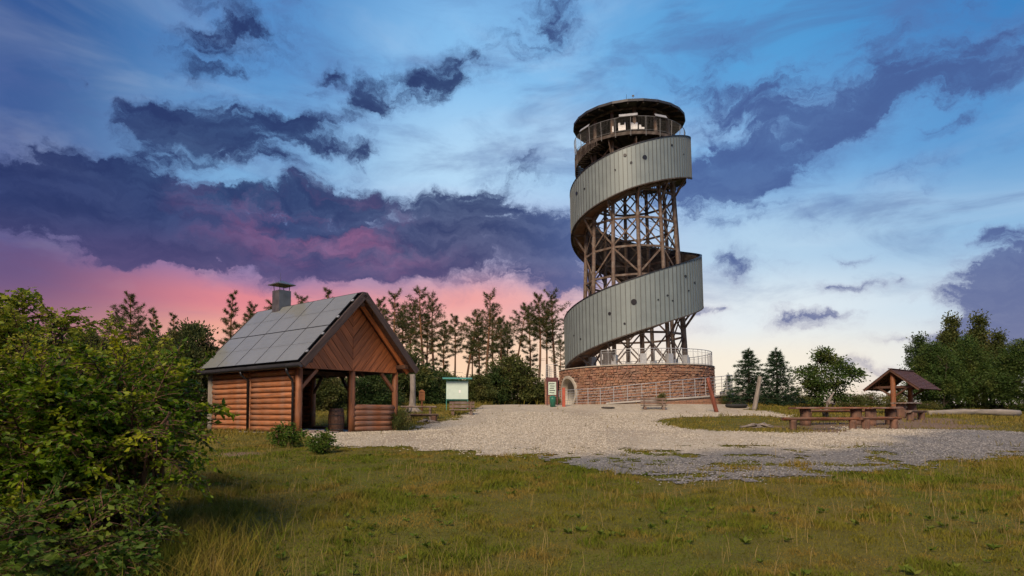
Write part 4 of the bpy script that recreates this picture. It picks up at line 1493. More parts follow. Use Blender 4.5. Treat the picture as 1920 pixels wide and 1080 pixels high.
def plank_bench(px, py, width, lab, rz=0.0, back=False, group='rustic benches', mat='old_wood', hgt=.42):
    x, y = ground(px, py); z = hz(x, y)
    t = thing('plank_bench', lab, 'bench', (x, y, z), rz, group)
    w = width / 2
    for sx in (-w * .72, w * .72):
        MB().box((sx, .15, hgt / 2 - .06), (.16, .40, hgt - .05)).build('leg', M[mat], t)
    for k in range(2):
        beam('seat_plank', (-w, .06 + k * .2, hgt), (w, .06 + k * .2, hgt), .18, .07, M[mat], t)
    if back:
        for sx in (-w * .72, w * .72):
            beam('back_post', (sx, .36, .2), (sx, .44, hgt + .42), .07, .09, M[mat], t, up=(0, 1, 0))
        for k in range(2):
            beam('back_plank', (-w, .39 + k * .03, hgt + .18 + k * .19), (w, .39 + k * .03, hgt + .18 + k * .19), .05, .15, M[mat], t)
    return t


plank_bench(866, 779, 1.35, 'low grey plank bench with a backboard in front of the noticeboard', rad(4), True, hgt=.30)
plank_bench(1227, 769, 1.55, 'low weathered plank bench with a backboard before the stone tower base', rad(-3), True, hgt=.30)


def picnic_table(px, py, length, lab, rz, group, hgt=.76, mat='picnic', width=.8, stumps=True):
    x, y = ground(px, py); z = hz(x, y)
    t = thing('picnic_table', lab, 'table', (x, y, z), rz, group)
    h = length / 2
    n = 4
    for k in range(n):
        beam('top_plank', (-h, (k - (n - 1) / 2) * width / n, hgt), (h, (k - (n - 1) / 2) * width / n, hgt), width / n - .012, .085, M[mat], t, ch=.02)
    for sx in (-h * .66, h * .66):
        if stumps:
            log('leg', (sx, 0, -.05), (sx, 0, hgt - .045), .23, M['stump'], t, n=12, wob=.06)
        else:
            for sy in (-.25, .25):
                beam('leg', (sx, sy, -.03), (sx, sy, hgt - .045), .1, .12, M[mat], t, up=(0, 1, 0))
            beam('crossbar', (sx, -.35, hgt - .1), (sx, .35, hgt - .1), .09, .1, M[mat], t)
    return t


def stump_bench(px, py, length, lab, rz, group, hgt=.45, n=2, mat='picnic'):
    x, y = ground(px, py); z = hz(x, y)
    t = thing('log_bench', lab, 'bench', (x, y, z), rz, group)
    h = length / 2
    # split log: flat above, rounded below
    prof = [(-.17, .05), (.17, .05), (.165, 0), (.11, -.06), (0, -.085), (-.11, -.06), (-.165, 0)]
    V = [(-h, a, hgt + b) for a, b in prof] + [(h, a, hgt + b) for a, b in prof]
    m = len(prof)
    F = [tuple(range(m)), tuple(range(m, 2 * m))[::-1]] + [((i + 1) % m, i, m + i, m + (i + 1) % m) for i in range(m)]
    MB().add(V, F).build('seat', M[mat], t)
    for k in range(n):
        sx = -h * .74 + 2 * h * .74 * k / (n - 1)
        log('leg', (sx, 0, -.05), (sx, 0, hgt - .05), .15, M['stump'], t, n=10, wob=.06)
    return t


G = 'split log picnic furniture'
picnic_table(1558, 797, 3.5, 'long plank picnic table on stump legs, leftmost of the tables on the right', rad(2), G)
stump_bench(1543, 806, 3.2, 'split log bench in front of the long picnic table', rad(-2), G)
stump_bench(1560, 787, 3.2, 'split log bench behind the long picnic table', rad(2), G)
picnic_table(1652, 797, 2.0, 'shorter plank picnic table between the long table and the shingled roof', rad(24), G)
stump_bench(1650, 805, 1.9, 'short split log bench in front of the shorter picnic table', rad(16), G)
picnic_table(1700, 783, 2.2, 'dark picnic table standing under the shingled roof', rad(40), G, mat='old_wood')
stump_bench(1718, 788, 2.0, 'dark log bench beside the table under the shingled roof', rad(40), G, mat='old_wood')
stump_bench(1690, 779, 2.0, 'far dark log bench at the back under the shingled roof', rad(40), G, mat='old_wood')
GL = 'picnic furniture beside the log shelter'
picnic_table(785, 786, 1.75, 'low dark picnic table just right of the log shelter', rad(4), GL, .62, 'old_wood', .6, False)
stump_bench(790, 791, 1.6, 'low dark log bench in front of the table right of the log shelter', rad(4), GL, .34, mat='old_wood')


def picnic_roof():
    x0, y0 = ground(1663, 783)
    Y = y0 + 3.2
    k = Y / FPX
    c = at(1692, 764, Y)
    zg = hz(c[0], c[1])
    t = thing('picnic_shelter', 'small open picnic shelter with a brown shingled roof on two posts', 'shelter', (c[0], c[1], zg), rad(40))
    zr = at(1692, 695, Y)[2] - zg; ze = at(1692, 731, Y)[2] - zg
    HL, HW = 1.62, 1.45          # half ridge length, half width
    for sx in (-HL + .35, HL - .35):
        log('post', (sx, 0, -.05), (sx, 0, zr - .12), .14, M['post'], t, n=12, wob=.03)
        beam('cross_beam', (sx, -HW + .25, ze + .12), (sx, HW - .25, ze + .12), .12, .14, M['beam_dark'], t)
        for s in (-1, 1):
            beam('knee_brace', (sx, 0, ze - .45), (sx, s * .75, ze + .08), .08, .1, M['beam_dark'], t)
    beam('ridge_beam', (-HL + .05, 0, zr - .12), (HL - .05, 0, zr - .12), .12, .14, M['beam_dark'], t)
    sl = math.atan2(zr - ze, HW)
    S = math.hypot(HW, zr - ze)
    for s in (-1, 1):
        P = lambda q, up: (s * (HW - q * math.cos(sl)) + s * math.sin(sl) * up, ze + q * math.sin(sl) + math.cos(sl) * up)
        for b in range(9):
            q0 = S * b / 9; q1 = S * (b + 1) / 9 - .012
            poly = [(-HL, *P(q0, -.03)), (-HL, *P(q1, -.03)), (-HL, *P(q1, 0)), (-HL, *P(q0, 0))]
            MB().prism(poly, (2 * HL, 0, 0)).build('roof_board', M['beam_dark'], t)
        mb = MB(); R_ = random.Random(2 + s)
        rows = 12
        for r in range(rows):
            q0 = S * r / rows - .03; q1 = S * (r + 1) / rows + .02
            off = R_.random() * .2
            x = -HL - .03 - off
            while x < HL + .03:
                w = .235
                xa, xb = max(x + .006, -HL - .04), min(x + w - .006, HL + .04)
                if xb - xa > .02:
                    u = R_.uniform(0, .006)
                    poly = [(xa, *P(q0, .035 + u)), (xa, *P(q1, .012)), (xa, *P(q1, .004)), (xa, *P(q0, .022))]
                    mb.prism(poly, (xb - xa, 0, 0))
                x += w
        tag(mb.build('shingles', M['shingle'], t), kind='stuff')
        for sx in (-HL, HL):
            beam('barge_board', (sx, s * HW, ze - .05), (sx, s * .02, zr - .05), .03, .14, M['beam_dark'], t)
        for i in range(5):
            sx = -HL + .2 + i * (2 * HL - .4) / 4
            beam('rafter', (sx, s * (HW - .06), ze - .03), (sx, s * .04, zr - .1), .06, .09, M['beam_dark'], t)
    beam('ridge_cap', (-HL - .04, 0, zr + .045), (HL + .04, 0, zr + .045), .2, .04, M['shingle'], t)


picnic_roof()


def leaning_post(pb, pt_, r, mat, lab, name, n=10):
    x, y = ground(*pb); z = hz(x, y)
    top = at(*pt_, y - .1)
    o = log(name, (x, y, z - .15), top, r, M[mat], None, n=n, wob=.08, r1=r * .8, seg=7, bend=.04)
    return tag(o, lab, 'post')


leaning_post((1345, 773), (1327, 708), .13, 'red_post', 'reddish brown timber post leaning left before the tower railing', 'leaning_post')
leaning_post((1413, 769), (1425, 706), .15, 'grey_wood', 'bare grey trunk post leaning right before the spruces', 'leaning_post')
x, y = ground(1057, 763)
tag(beam('marker_post', (x, y, hz(x, y) - .05), (x, y, hz(x, y) + 1.25), .2, .2, M['orange_post'], None, up=(0, 1, 0)), 'short orange red post standing at the left edge of the round portal', 'post')


def info_board():
    x, y = ground(1036, 761); z = hz(x, y)
    t = thing('information_board', 'narrow maroon information board with a pale green poster left of the portal', 'sign', (x, y + .3, z))
    for sx in (-.34, .34):
        beam('post', (sx, 0, -.05), (sx, 0, 1.85), .08, .08, M['maroon'], t, up=(0, 1, 0))
    beam('header', (-.42, 0, 1.78), (.42, 0, 1.78), .1, .24, M['maroon'], t)
    MB().box((0, 0, 1.17), (.60, .04, .98)).build('panel', M['maroon'], t)
    p = MB().box((0, -.03, 1.17), (.52, .012, .86)).build('poster', M['poster'], t)
    for k in range(5):
        MB().box((-.03 + .03 * (k % 2), -.038, 1.48 - k * .15), (.38 - .05 * (k % 3), .004, .05)).build('text_block', M['dark_metal'], p)
    # bin
    x2, y2 = ground(1036, 763)
    b = thing('waste_bin', 'small green waste bin below the maroon information board', 'bin', (x2, y2 - .25, hz(x2, y2 - .25)))
    prof = [(0, .17), (.5, .2), (.62, .21)]
    MB().tube([(0, 0, q[0]) for q in prof], [q[1] for q in prof], 14).build('body', M['green_bin'], b, smooth=True)
    MB().tube([(0, 0, .62), (0, 0, .66), (0, 0, .74)], [.225, .225, .10], 14).build('lid', M['green_bin'], b)


info_board()


def sign_post():
    x, y = ground(791, 772); z = hz(x, y)
    t = thing('trail_sign', 'small orange brown wooden sign on a post left of the noticeboard', 'sign', (x, y, z))
    k = y / FPX
    beam('post', (0, 0, -.1), (0, 0, 38 * k), .1, .1, M['sign_wood'], t, up=(0, 1, 0))
    mb = MB(); w = .17
    mb.prism([(-w, -.07, 21 * k), (w, -.07, 21 * k), (w, -.07, 38 * k), (0, -.07, 42 * k), (-w, -.07, 38 * k)], (0, .04, 0))
    mb.build('sign_face', M['sign_wood'], t)


sign_post()

# manhole cover
x, y = ground(1140, 766)
mh = thing('manhole_cover', 'round iron manhole cover set in the gravel before the stone base', 'manhole cover', (x, y, hz(x, y) + .03))
MB().tube([(0, 0, -.02), (0, 0, .05)], .42, 24).build('frame', M['iron'], mh)
mb = MB().tube([(0, 0, .05), (0, 0, .07)], .36, 24)
for k in range(-3, 4):
    mb.box((k * .09, 0, .074), (.03, 2 * math.sqrt(max(.01, .1 - (k * .09) ** 2)), .012))
mb.build('lid', M['iron'], mh)

# low black basin between the leaning posts
x, y = ground(1381, 765)
V = []; F = []; n = 22
for r, z in ((.6, 0.02), (.72, .16), (.66, .24), (.58, .22), (.5, .06)):
    for k in range(n):
        a = 2 * PI * k / n
        V.append((r * math.cos(a), .62 * r * math.sin(a), z))
for j in range(4):
    for k in range(n):
        F.append((j * n + k, j * n + (k + 1) % n, (j + 1) * n + (k + 1) % n, (j + 1) * n + k))
F.append(tuple(range(4 * n, 5 * n))); F.append(tuple(range(n))[::-1])
tag(MB().add(V, F).build('low_basin', M['rubber'], loc=(x, y, hz(x, y)), smooth=True), 'low black oval basin on the ground between the two leaning posts', 'basin')

# fallen logs, roots, driftwood
xa, ya = ground(1738, 779); xb, yb = ground(1836, 777)
o = log('fallen_log', (xa, ya, hz(xa, ya) + .13), (xb, ya + 1.2, hz(xb, ya + 1.2) + .17), .15, M['grey_wood'], None, n=12, wob=.12, r1=.19, seg=10, bend=.1)
tag(o, 'long grey fallen log lying on the grass right of the shingled shelter', 'log')


def crooked(name, lab, cat, px, py, sticks, mat='dead_wood', r=.03):
    x, y = ground(px, py)
    mb = MB()
    for st in sticks:
        pts = [(p[0], p[1], p[2]) for p in st]
        mb.tube(pts, [max(.008, r * (1 - .75 * i / (len(pts) - 1))) for i in range(len(pts))], 6)
    return tag(mb.build(name, M[mat], loc=(x, y, hz(x, y)), smooth=True), lab, cat)


R4 = random.Random(9)


def root_sticks(n, spread, h):
    out = []
    for _ in range(n):
        a = R4.uniform(0, 6.28); l = R4.uniform(.5, 1) * spread
        out.append([(0 + .1 * R4.uniform(-1, 1), .1 * R4.uniform(-1, 1), h * .5)] + [(l * t * math.cos(a + .5 * t * R4.uniform(-1, 1)), .6 * l * t * math.sin(a), h * (1 - t) * R4.uniform(.5, 1.3) + .03) for t in (.3, .6, .85, 1)])
    return out


crooked('tree_roots', 'bleached tree roots spread on the grass island before the picnic tables', 'roots', 1422, 803, root_sticks(14, 1.3, .22), r=.05)
crooked('tree_roots', 'twisted grey root wood lying by the bench right of the log shelter', 'roots', 803, 794, root_sticks(10, .8, .2), r=.05)
crooked('driftwood_snag', 'crooked bleached snag standing behind the long picnic table', 'snag', 1549, 786,
        [[(0, 0, -.1), (.02, 0, .5), (.12, 0, .9), (.32, 0, 1.2), (.42, 0, 1.35)], [(.08, 0, .8), (.25, .05, .85), (.5, .1, .75)], [(0, 0, -.1), (-.12, 0, .35), (-.3, 0, .5)]], r=.12)


def dead_trunk():
    x, y = ground(773, 774); z = hz(x, y); k = y / FPX
    mb = MB()
    mb.tube([(0, 0, -.1), (0, 0, .15), (.01, 0, .5), (.03, 0, 1.2), (0, .02, 72 * k)], [.42, .28, .19, .16, .15], 12)
    for a in (.3, 1.5, 2.6, 3.6, 4.4, 5.5):
        mb.tube([(.12 * math.cos(a), .12 * math.sin(a), .3), (.38 * math.cos(a), .38 * math.sin(a), .1), (.75 * math.cos(a), .75 * math.sin(a), -.05)], [.12, .09, .03], 7)
    tag(mb.build('dead_trunk', M['dead_wood'], loc=(x, y, z), smooth=True), 'bare grey standing trunk with flared roots right of the log shelter', 'trunk')


dead_trunk()


def brush_pile():
    x, y = ground(975, 757); R = random.Random(4)
    y += 2.5
    mb = MB()
    for _ in range(95):
        a = R.uniform(-2.0, 2.0); w = R.uniform(.6, 1.6); hgt = R.uniform(.5, 1.9)
        p0 = (a - w / 2, R.uniform(-.5, .5), R.uniform(0, .3)); p1 = (a + R.uniform(-.3, .3), R.uniform(-.5, .5), hgt); p2 = (a + w / 2 + R.uniform(-.4, .4), R.uniform(-.5, .5), R.uniform(0, hgt))
        mb.tube([p0, ((p0[0] + p1[0]) / 2 - .1, p0[1], hgt * .7), p1, ((p2[0] + p1[0]) / 2 + .1, p2[1], (hgt + p2[2]) / 2 + .1), p2], [.03, .026, .022, .016, .008], 5)
    tag(mb.build('brush_pile', M['dead_wood'], loc=(x, y, hz(x, y)), smooth=True), 'tangled pile of bare dead branches left of the tower', 'brush pile')


brush_pile()

# ------------------------------------------------------------------ vegetation
def unit(v):
    return v / np.maximum(np.linalg.norm(v, axis=-1, keepdims=True), 1e-9)


def leaf_mesh(name, P, D, L, Wd, r, fold=.25):
    """one four-sided leaf per point: P base, D direction, L length, Wd width"""
    n = len(P)
    rnd = unit(r.normal(size=(n, 3)))
    S = unit(np.cross(D, rnd)); N = np.cross(S, D)
    L = L[:, None]; Wd = Wd[:, None]
    V = np.stack([P, P + D * L * .45 + S * Wd * .5 + N * Wd * fold, P + D * L - N * L * .12, P + D * L * .45 - S * Wd * .5 + N * Wd * fold], 1).reshape(-1, 3)
    i = np.arange(n) * 4
    T = np.concatenate([np.stack([i, i + 1, i + 2], 1), np.stack([i, i + 2, i + 3], 1)])
    return np_mesh(name, V, tris=T)


def tuft_mesh(name, P, D, k, L, w, spread, r):
    """k thin needles fanned round direction D at every point"""
    n = len(P)
    P = np.repeat(P, k, 0); D = np.repeat(D, k, 0)
    d = unit(D + r.normal(size=(n * k, 3)) * spread)
    S = unit(np.cross(d, r.normal(size=(n * k, 3)))) * w
    ln = (L * (.6 + .8 * r.random(n * k)))[:, None]
    V = np.stack([P - S, P + S, P + d * ln], 1).reshape(-1, 3)
    T = np.arange(n * k * 3).reshape(-1, 3)
    return np_mesh(name, V, tris=T)


def wood_mesh(name, tubes):
    mb = MB()
    for path, radii, n in tubes:
        mb.tube(path, radii, n, caps=True)
    me = bpy.data.meshes.new(name); me.from_pydata(mb.V, [], mb.F)
    for p in me.polygons:
        p.use_smooth = True
    me.update()
    return me


def gen_pine(seed, Hh=11.5, start=.42, spread=1.7, lean=0.0):
    r = np.random.default_rng(seed); R = random.Random(seed)
    pts = []
    for i in range(9):
        t = i / 8
        pts.append(np.array([lean * t * t * Hh + .12 * math.sin(t * 5 + seed), .12 * math.cos(t * 4 + seed * 2), Hh * t]))
    rad0 = .012 * Hh + .02
    tubes = [([tuple(p) for p in pts], [rad0 * (1 - .82 * i / 8) for i in range(9)], 8)]

    def trunk(t):
        q = min(t * 8, 7.999); i = int(q); return pts[i] + (pts[i + 1] - pts[i]) * (q - i)
    P = []; D = []
    nb = 29
    for i in range(nb):
        t = start + (1 - start) * (i + R.random() * .8) / nb
        t = min(t, .995)
        q = (t - start) / (1 - start)
        ln = spread * (.35 + .9 * math.sin(min(1, q * 1.15 + .12) * PI) ** .8) * R.uniform(.4, 1.3)
        if q < .25 and R.random() < .45:
            ln *= .45
        a = i * 2.39996 + R.uniform(-.5, .5)
        o = trunk(t)
        up = .15 + .75 * q * q + R.uniform(-.15, .2)
        dr = np.array([math.cos(a), math.sin(a), 0])
        path = [o]
        for s in (.33, .66, 1.0):
            path.append(o + dr * ln * s + np.array([0, 0, ln * (up * s * s + .05 * s)]))
        tubes.append(([tuple(p) for p in path], [.035, .026, .018, .008], 5))
        m = int(12 + 25 * ln / spread)
        side = np.array([-dr[1], dr[0], 0])
        for _ in range(m):
            s = .28 + .8 * R.random() ** .8
            s = min(s, 1.0)
            j = min(int(s * 3), 2); f = s * 3 - j
            c = path[j] + (path[j + 1] - path[j]) * f
            c = c + side * R.gauss(0, .26 * ln) * (1.2 - .5 * s) + np.array([0, 0, R.gauss(.04, .07)])
            P.append(c); D.append(dr * .6 + side * R.uniform(-.8, .8) + np.array([0, 0, .55]))
    for i in range(7):     # bare stubs under the crown
        t = R.uniform(start * .45, start); a = R.uniform(0, 6.28); o = trunk(t); l = R.uniform(.3, .9)
        tubes.append(([tuple(o), tuple(o + np.array([math.cos(a) * l, math.sin(a) * l, -.05 * l]))], [.02, .006], 4))
    P = np.array(P); D = unit(np.array(D))
    return wood_mesh('pine_trunk', tubes), tuft_mesh('pine_crown', P, D, 10, .27, .012, .85, r)


def gen_spruce(seed, Hh=5.0, Rr=1.5, dens=1.0):
    r = np.random.default_rng(seed); R = random.Random(seed)
    tubes = [([(0, 0, -.1), (.03, 0, Hh * .5), (0, 0, Hh)], [.11, .06, .01], 7)]
    P = []; D = []
    nw = int(19 * dens)
    for i in range(nw):
        t = .06 + .93 * i / nw
        base = Hh * t
        for k in range(7):
            a = k * 2 * PI / 7 + i * .9 + R.uniform(-.3, .3)
            ln = (Rr * (1 - t) ** .85 + .08) * R.uniform(.55, 1.15)
            dr = np.array([math.cos(a), math.sin(a), 0]); side = np.array([-dr[1], dr[0], 0])
            o = np.array([0, 0, base + R.uniform(-.1, .1)])
            tip = o + dr * ln + np.array([0, 0, -.18 * ln + .12 * ln * (t > .6)])
            tubes.append(([tuple(o), tuple((o + tip) / 2 + np.array([0, 0, -.07 * ln])), tuple(tip)], [.018, .012, .005], 4))
            m = int(6 + 16 * ln / Rr)
            for _ in range(m):
                s = R.random() ** .7
                c = o + (tip - o) * s + np.array([0, 0, -.28 * ln * s * (1 - s)]) + side * R.gauss(0, .13 * ln + .03) + np.array([0, 0, R.gauss(-.02, .05)])
                P.append(c); D.append(dr + side * R.uniform(-.9, .9) + np.array([0, 0, R.uniform(-.25, .35)]))
    for _ in range(6):
        P.append(np.array([0, 0, Hh - .05 * _])); D.append(np.array([R.uniform(-.4, .4), R.uniform(-.4, .4), 1]))
    return wood_mesh('spruce_trunk', tubes), tuft_mesh('spruce_crown', np.array(P), unit(np.array(D)), 13, .22, .015, .55, r)


def gen_broad(seed, Hh=4.0, Rx=1.6, base=.25, leaf=.14, n_clump=110, per=95, stems=1, top=1.0, clump_r=.34, droop=.25, skirt=False):
    """crown of leaf clumps hung on forking limbs"""
    r = np.random.default_rng(seed); R = random.Random(seed)
    tubes = []
    P = []; D = []
    cz = Hh * (base + (1 - base) * .5); rz_ = Hh * (1 - base) * .5
    forks = []
    for s in range(stems):
        a = R.uniform(0, 6.28); sp = 0 if stems == 1 else R.uniform(.1, .4) * Rx
        b0 = np.array([sp * .4 * math.cos(a), sp * .4 * math.sin(a), -.08])
        b1 = np.array([sp * math.cos(a) + R.uniform(-.1, .1), sp * math.sin(a), Hh * base + .15])
        b2 = np.array([sp * 1.6 * math.cos(a), sp * 1.6 * math.sin(a), cz + rz_ * .3])
        w = .028 * Hh / math.sqrt(stems)
        tubes.append(([tuple(b0), tuple(b1), tuple((b1 + b2) / 2 + .05), tuple(b2)], [w, w * .75, w * .5, w * .2], 7))
        forks += [b1, (b1 + b2) / 2, b2]
    for i in range(n_clump):
        while True:
            q = r.uniform(-1, 1, 3)
            m = np.linalg.norm(q)
            if skirt and q[2] < 0:
                m = math.hypot(q[0], q[1])
            if .35 < m < 1:
                break
        wob = 1 + .22 * math.sin(3 * math.atan2(q[1], q[0]) + seed) + .14 * math.sin(5 * q[2] + seed * 2)
        taper = 1 - (1 - top) * max(0, q[2])
        c = np.array([q[0] * Rx * wob * taper, q[1] * Rx * wob * taper, cz + q[2] * rz_ * (1 + .10 * math.sin(seed + 4 * q[0]))])
        c[2] = max(c[2], .1)
        f = min(forks, key=lambda b: np.linalg.norm(b - c) + .6 * max(0, b[2] - c[2]))
        mid = (f + c) / 2 + np.array([0, 0, .12 * np.linalg.norm(c - f)])
        tubes.append(([tuple(f), tuple(mid), tuple(c)], [.022, .014, .005], 4))
        m = int(per * R.uniform(.5, 1.3)); rr = clump_r * R.uniform(.6, 1.3)
        off = np.clip(r.normal(size=(m, 3)), -1.6, 1.6) * np.array([rr, rr, rr * .62])
        P.append(c + off)
        out = unit(c - np.array([0, 0, cz * .8])) * .5
        D.append(off / rr * .6 + out + np.array([0, 0, -droop]) + r.normal(size=(m, 3)) * .5)
    P = np.concatenate(P); D = unit(np.concatenate(D))
    ok = P[:, 2] > .02
    P = P[ok]; D = D[ok]
    L = leaf * (.6 + .8 * r.random(len(P)))
    return wood_mesh('trunk', tubes), leaf_mesh('crown', P, D, L, L * .62, r)


def plant(name, meshes, mats, lab, cat, loc, scale=1.0, rz=0.0, group=None, parts=('trunk', 'crown')):
    t = thing(name, lab, cat, loc, rz, group)
    sc = scale if hasattr(scale, '__len__') else (scale,) * 3
    t.scale = sc
    for me, mt, nm in zip(meshes, mats, parts):
        link(nm, me, mt, t)
    return t


# pines behind: x pixel, top pixel, depth, variant, label
PINES = [gen_pine(1, start=.56, spread=1.45), gen_pine(2, start=.62, spread=1.15), gen_pine(3, start=.44, spread=1.75), gen_pine(4, start=.62, spread=1.3, lean=.09), gen_pine(5, start=.42, spread=.85)]
pn = (M['pine_bark'], M['needle_pine'])
GP = 'tall pines behind the clearing'
for x, yt, Y, v, lab in [
    (240, 554, 66, 1, 'slender pine above the left thicket, tallest of the three there'),
    (283, 578, 70, 4, 'middle pine of the three above the left thicket'),
    (322, 588, 68, 4, 'thin pine above the left thicket nearest the log shelter'),
    (196, 588, 70, 3, 'low pine top rising behind the sunlit shrub at left'),
    (434, 547, 60, 4, 'narrow pine standing alone left of the shelter chimney'),
    (468, 572, 64, 1, 'small pine top just left of the shelter chimney'),
    (505, 552, 62, 3, 'pine crown directly behind the shelter chimney'),
    (566, 556, 63, 2, 'flat topped pine right of the chimney above the solar panels'),
    (612, 541, 66, 4, 'pointed pine top above the middle of the solar roof'),
    (712, 562, 62, 1, 'pine top just right of the shelter ridge'),
    (736, 548, 60, 2, 'broad pine behind the right roof slope of the log shelter'),
    (790, 541, 60, 2, 'tallest pine of the dense clump right of the log shelter'),
    (812, 556, 62, 0, 'right hand pine of the dense clump right of the log shelter'),
    (772, 570, 64, 1, 'left hand pine of the dense clump right of the log shelter'),
    (852, 594, 68, 1, 'small thin pine directly above the noticeboard'),
    (874, 584, 68, 3, 'thin pine just right of the noticeboard roof'),
    (915, 549, 62, 2, 'tall bushy pine midway between noticeboard and tower'),
    (897, 600, 68, 4, 'lower pine left of the tall bushy pine between noticeboard and tower'),
    (940, 596, 68, 1, 'lower pine right of the tall bushy pine between noticeboard and tower'),
    (966, 572, 64, 3, 'pine leaning to the right before the tower pair'),
    (1010, 554, 60, 1, 'left pine of the tall pair next to the tower'),
    (1038, 550, 62, 0, 'right pine of the tall pair next to the tower'),
    (752, 576, 66, 0, 'pine top between the shelter roof and the dense clump of pines'),
    (800, 590, 70, 4, 'thin pine half hidden behind the dense clump right of the log shelter'),
    (834, 604, 70, 4, 'thin low pine just left of the noticeboard roof'),
    (888, 622, 72, 1, 'lowest thin pine right above the noticeboard corner'),
    (925, 584, 70, 0, 'pine crown close behind the tall bushy pine'),
    (952, 604, 72, 4, 'narrow low pine left of the leaning pine'),
    (992, 590, 68, 4, 'narrow pine between the leaning pine and the tall pair'),
    (1024, 580, 70, 1, 'slim pine seen between the tall pair next to the tower'),
    (262, 600, 74, 1, 'low thin pine between the tallest and middle pine at left'),
    (165, 600, 72, 4, 'thin low pine farthest left behind the sunlit shrub'),
    (1052, 640, 58, 0, 'short pine tucked against the left side of the tower'),
]:
    X = at(x, 700, Y)[0]; zg = hz(X, Y); zt_ = at(x, yt, Y)[2]
    k = (zt_ - zg) / 11.5
    wx = {2: 1.25}.get(v, 1.15)
    plant('pine_tree', PINES[v], pn, lab, 'tree', (X, Y, zg - .1), (k * wx, k * wx, k), random.Random(x).uniform(-.4, .4) if v == 3 else random.Random(x).uniform(0, 6.28), GP)

# shrubs and low trees behind the clearing
SHR = [gen_broad(11, 3.6, 1.7, .02, .17, 125, 90, 3, .8, skirt=True), gen_broad(12, 3.6, 1.5, .0, .16, 115, 90, 4, .6, skirt=True), gen_broad(13, 3.6, 1.9, .0, .16, 140, 85, 4, .75, skirt=True), gen_broad(14, 3.6, 1.4, .02, .15, 110, 95, 2, .4, skirt=True)]
GS = 'undergrowth along the wood edge'
for x, yt, yb, Y, v, mt, lab in [
    (560, 672, 770, 44, 2, 'leaf_dark', 'dark shrub seen through the left of the shelter opening'),
    (612, 700, 775, 40, 0, 'leaf_olive', 'green shrub seen through the middle of the shelter opening'),
    (664, 690, 770, 43, 2, 'leaf_dark', 'dark shrub seen behind the middle shelter post'),
    (712, 690, 768, 44, 1, 'leaf_dark', 'dark shrub seen above the log rail of the shelter'),
    (756, 646, 765, 50, 3, 'leaf_olive', 'tall olive shrub behind the bare standing trunk'),
    (800, 682, 765, 50, 2, 'leaf_olive', 'dark shrub between the small trail sign and the noticeboard'),
    (826, 694, 765, 52, 0, 'leaf_dark', 'dark shrub just left of the noticeboard'),
    (858, 708, 764, 54, 1, 'leaf_olive', 'low shrub directly behind the noticeboard'),
    (892, 704, 762, 53, 0, 'leaf_dark', 'dark shrub right of the noticeboard'),
    (922, 690, 760, 55, 2, 'leaf_olive', 'olive shrub left of the dark round tree by the brush pile'),
    (958, 668, 758, 56, 0, 'leaf_dark', 'dark round tree behind the brush pile'),
    (992, 704, 757, 57, 1, 'leaf_dark', 'dark shrub right of the brush pile'),
    (1020, 712, 757, 58, 3, 'leaf_olive', 'small shrub between brush pile and tower stair wall'),
]:
    X = at(x, yb, Y)[0]; zg = hz(X, Y); zt_ = at(x, yt, Y)[2]
    k = (zt_ - zg) / 3.6
    plant('shrub', SHR[v], (M['bark'], M[mt]), lab, 'shrub', (X, Y, zg), (max(k, .75), max(k, .75), k), x * .7, GS)

# bushy young pine and thicket left of the log shelter
YP = gen_broad(21, 4.2, 1.5, .05, .11, 150, 130, 1, .55, .26, -.7)
for x, yt, Y, s, mt, lab in [(362, 612, 30, 1.0, 'needle_pine', 'dense young pine left of the log shelter roof'), (302, 640, 31, 1.15, 'leaf_dark', 'dark bushy tree left of the dense young pine'), (232, 648, 26, 1.2, 'leaf_olive', 'olive bush behind the foreground shrub, third left of the log shelter'), (150, 628, 24, 1.2, 'leaf_olive', 'broad olive bush behind the sunlit foreground shrub')]:
    X = at(x, 700, Y)[0]; zg = hz(X, Y); k = (at(x, yt, Y)[2] - zg) / 4.2
    plant('bushy_tree', YP, (M['bark'], M[mt]), lab, 'tree', (X, Y, zg), (k * s, k * s, k), x * .9, 'thicket left of the log shelter')

# right-hand side: spruces, a broad leaved tree, a wall of trees
SP = [gen_spruce(31, 5.0, 2.1), gen_spruce(32, 5.0, 1.9, .9)]
sp = (M['bark'], M['needle_spruce'])
GSP = 'spruces right of the tower'
for x, yt, yb, Y, v, w, lab in [(1405, 655, 752, 46, 0, 1.4, 'left of the two spruces right of the tower'), (1457, 654, 752, 46, 1, 1.4, 'right of the two spruces right of the tower'), (1366, 700, 754, 56, 1, .8, 'small spruce half hidden behind the tower landing')]:
    X = at(x, yb, Y)[0]; zg = hz(X, Y); k = (at(x, yt, Y)[2] - zg) / 5.0
    plant('spruce_tree', SP[v], sp, lab, 'tree', (X, Y, zg), (k * w, k * w, k), x, GSP)
OAK = gen_broad(41, 4.4, 2.0, .10, .15, 125, 85, 2, .35, .25)
X = at(1549, 760, 42)[0]; zg = hz(X, 42); k = (at(1549, 655, 42)[2] - zg) / 4.4
plant('broadleaf_tree', OAK, (M['bark'], M['leaf_oak']), 'round green broad leaved tree behind the long picnic table', 'tree', (X, 42, zg), (k * 1.05, k * 1.05, k), .5)
BIG = [gen_broad(51, 7.0, 2.0, .03, .16, 210, 100, 2, .0, .28), gen_broad(52, 7.0, 2.5, .05, .17, 200, 105, 3, .7, .45), gen_broad(53, 7.0, 1.7, .08, .16, 150, 100, 1, .35, .36)]
GB = 'tree belt at the right edge'
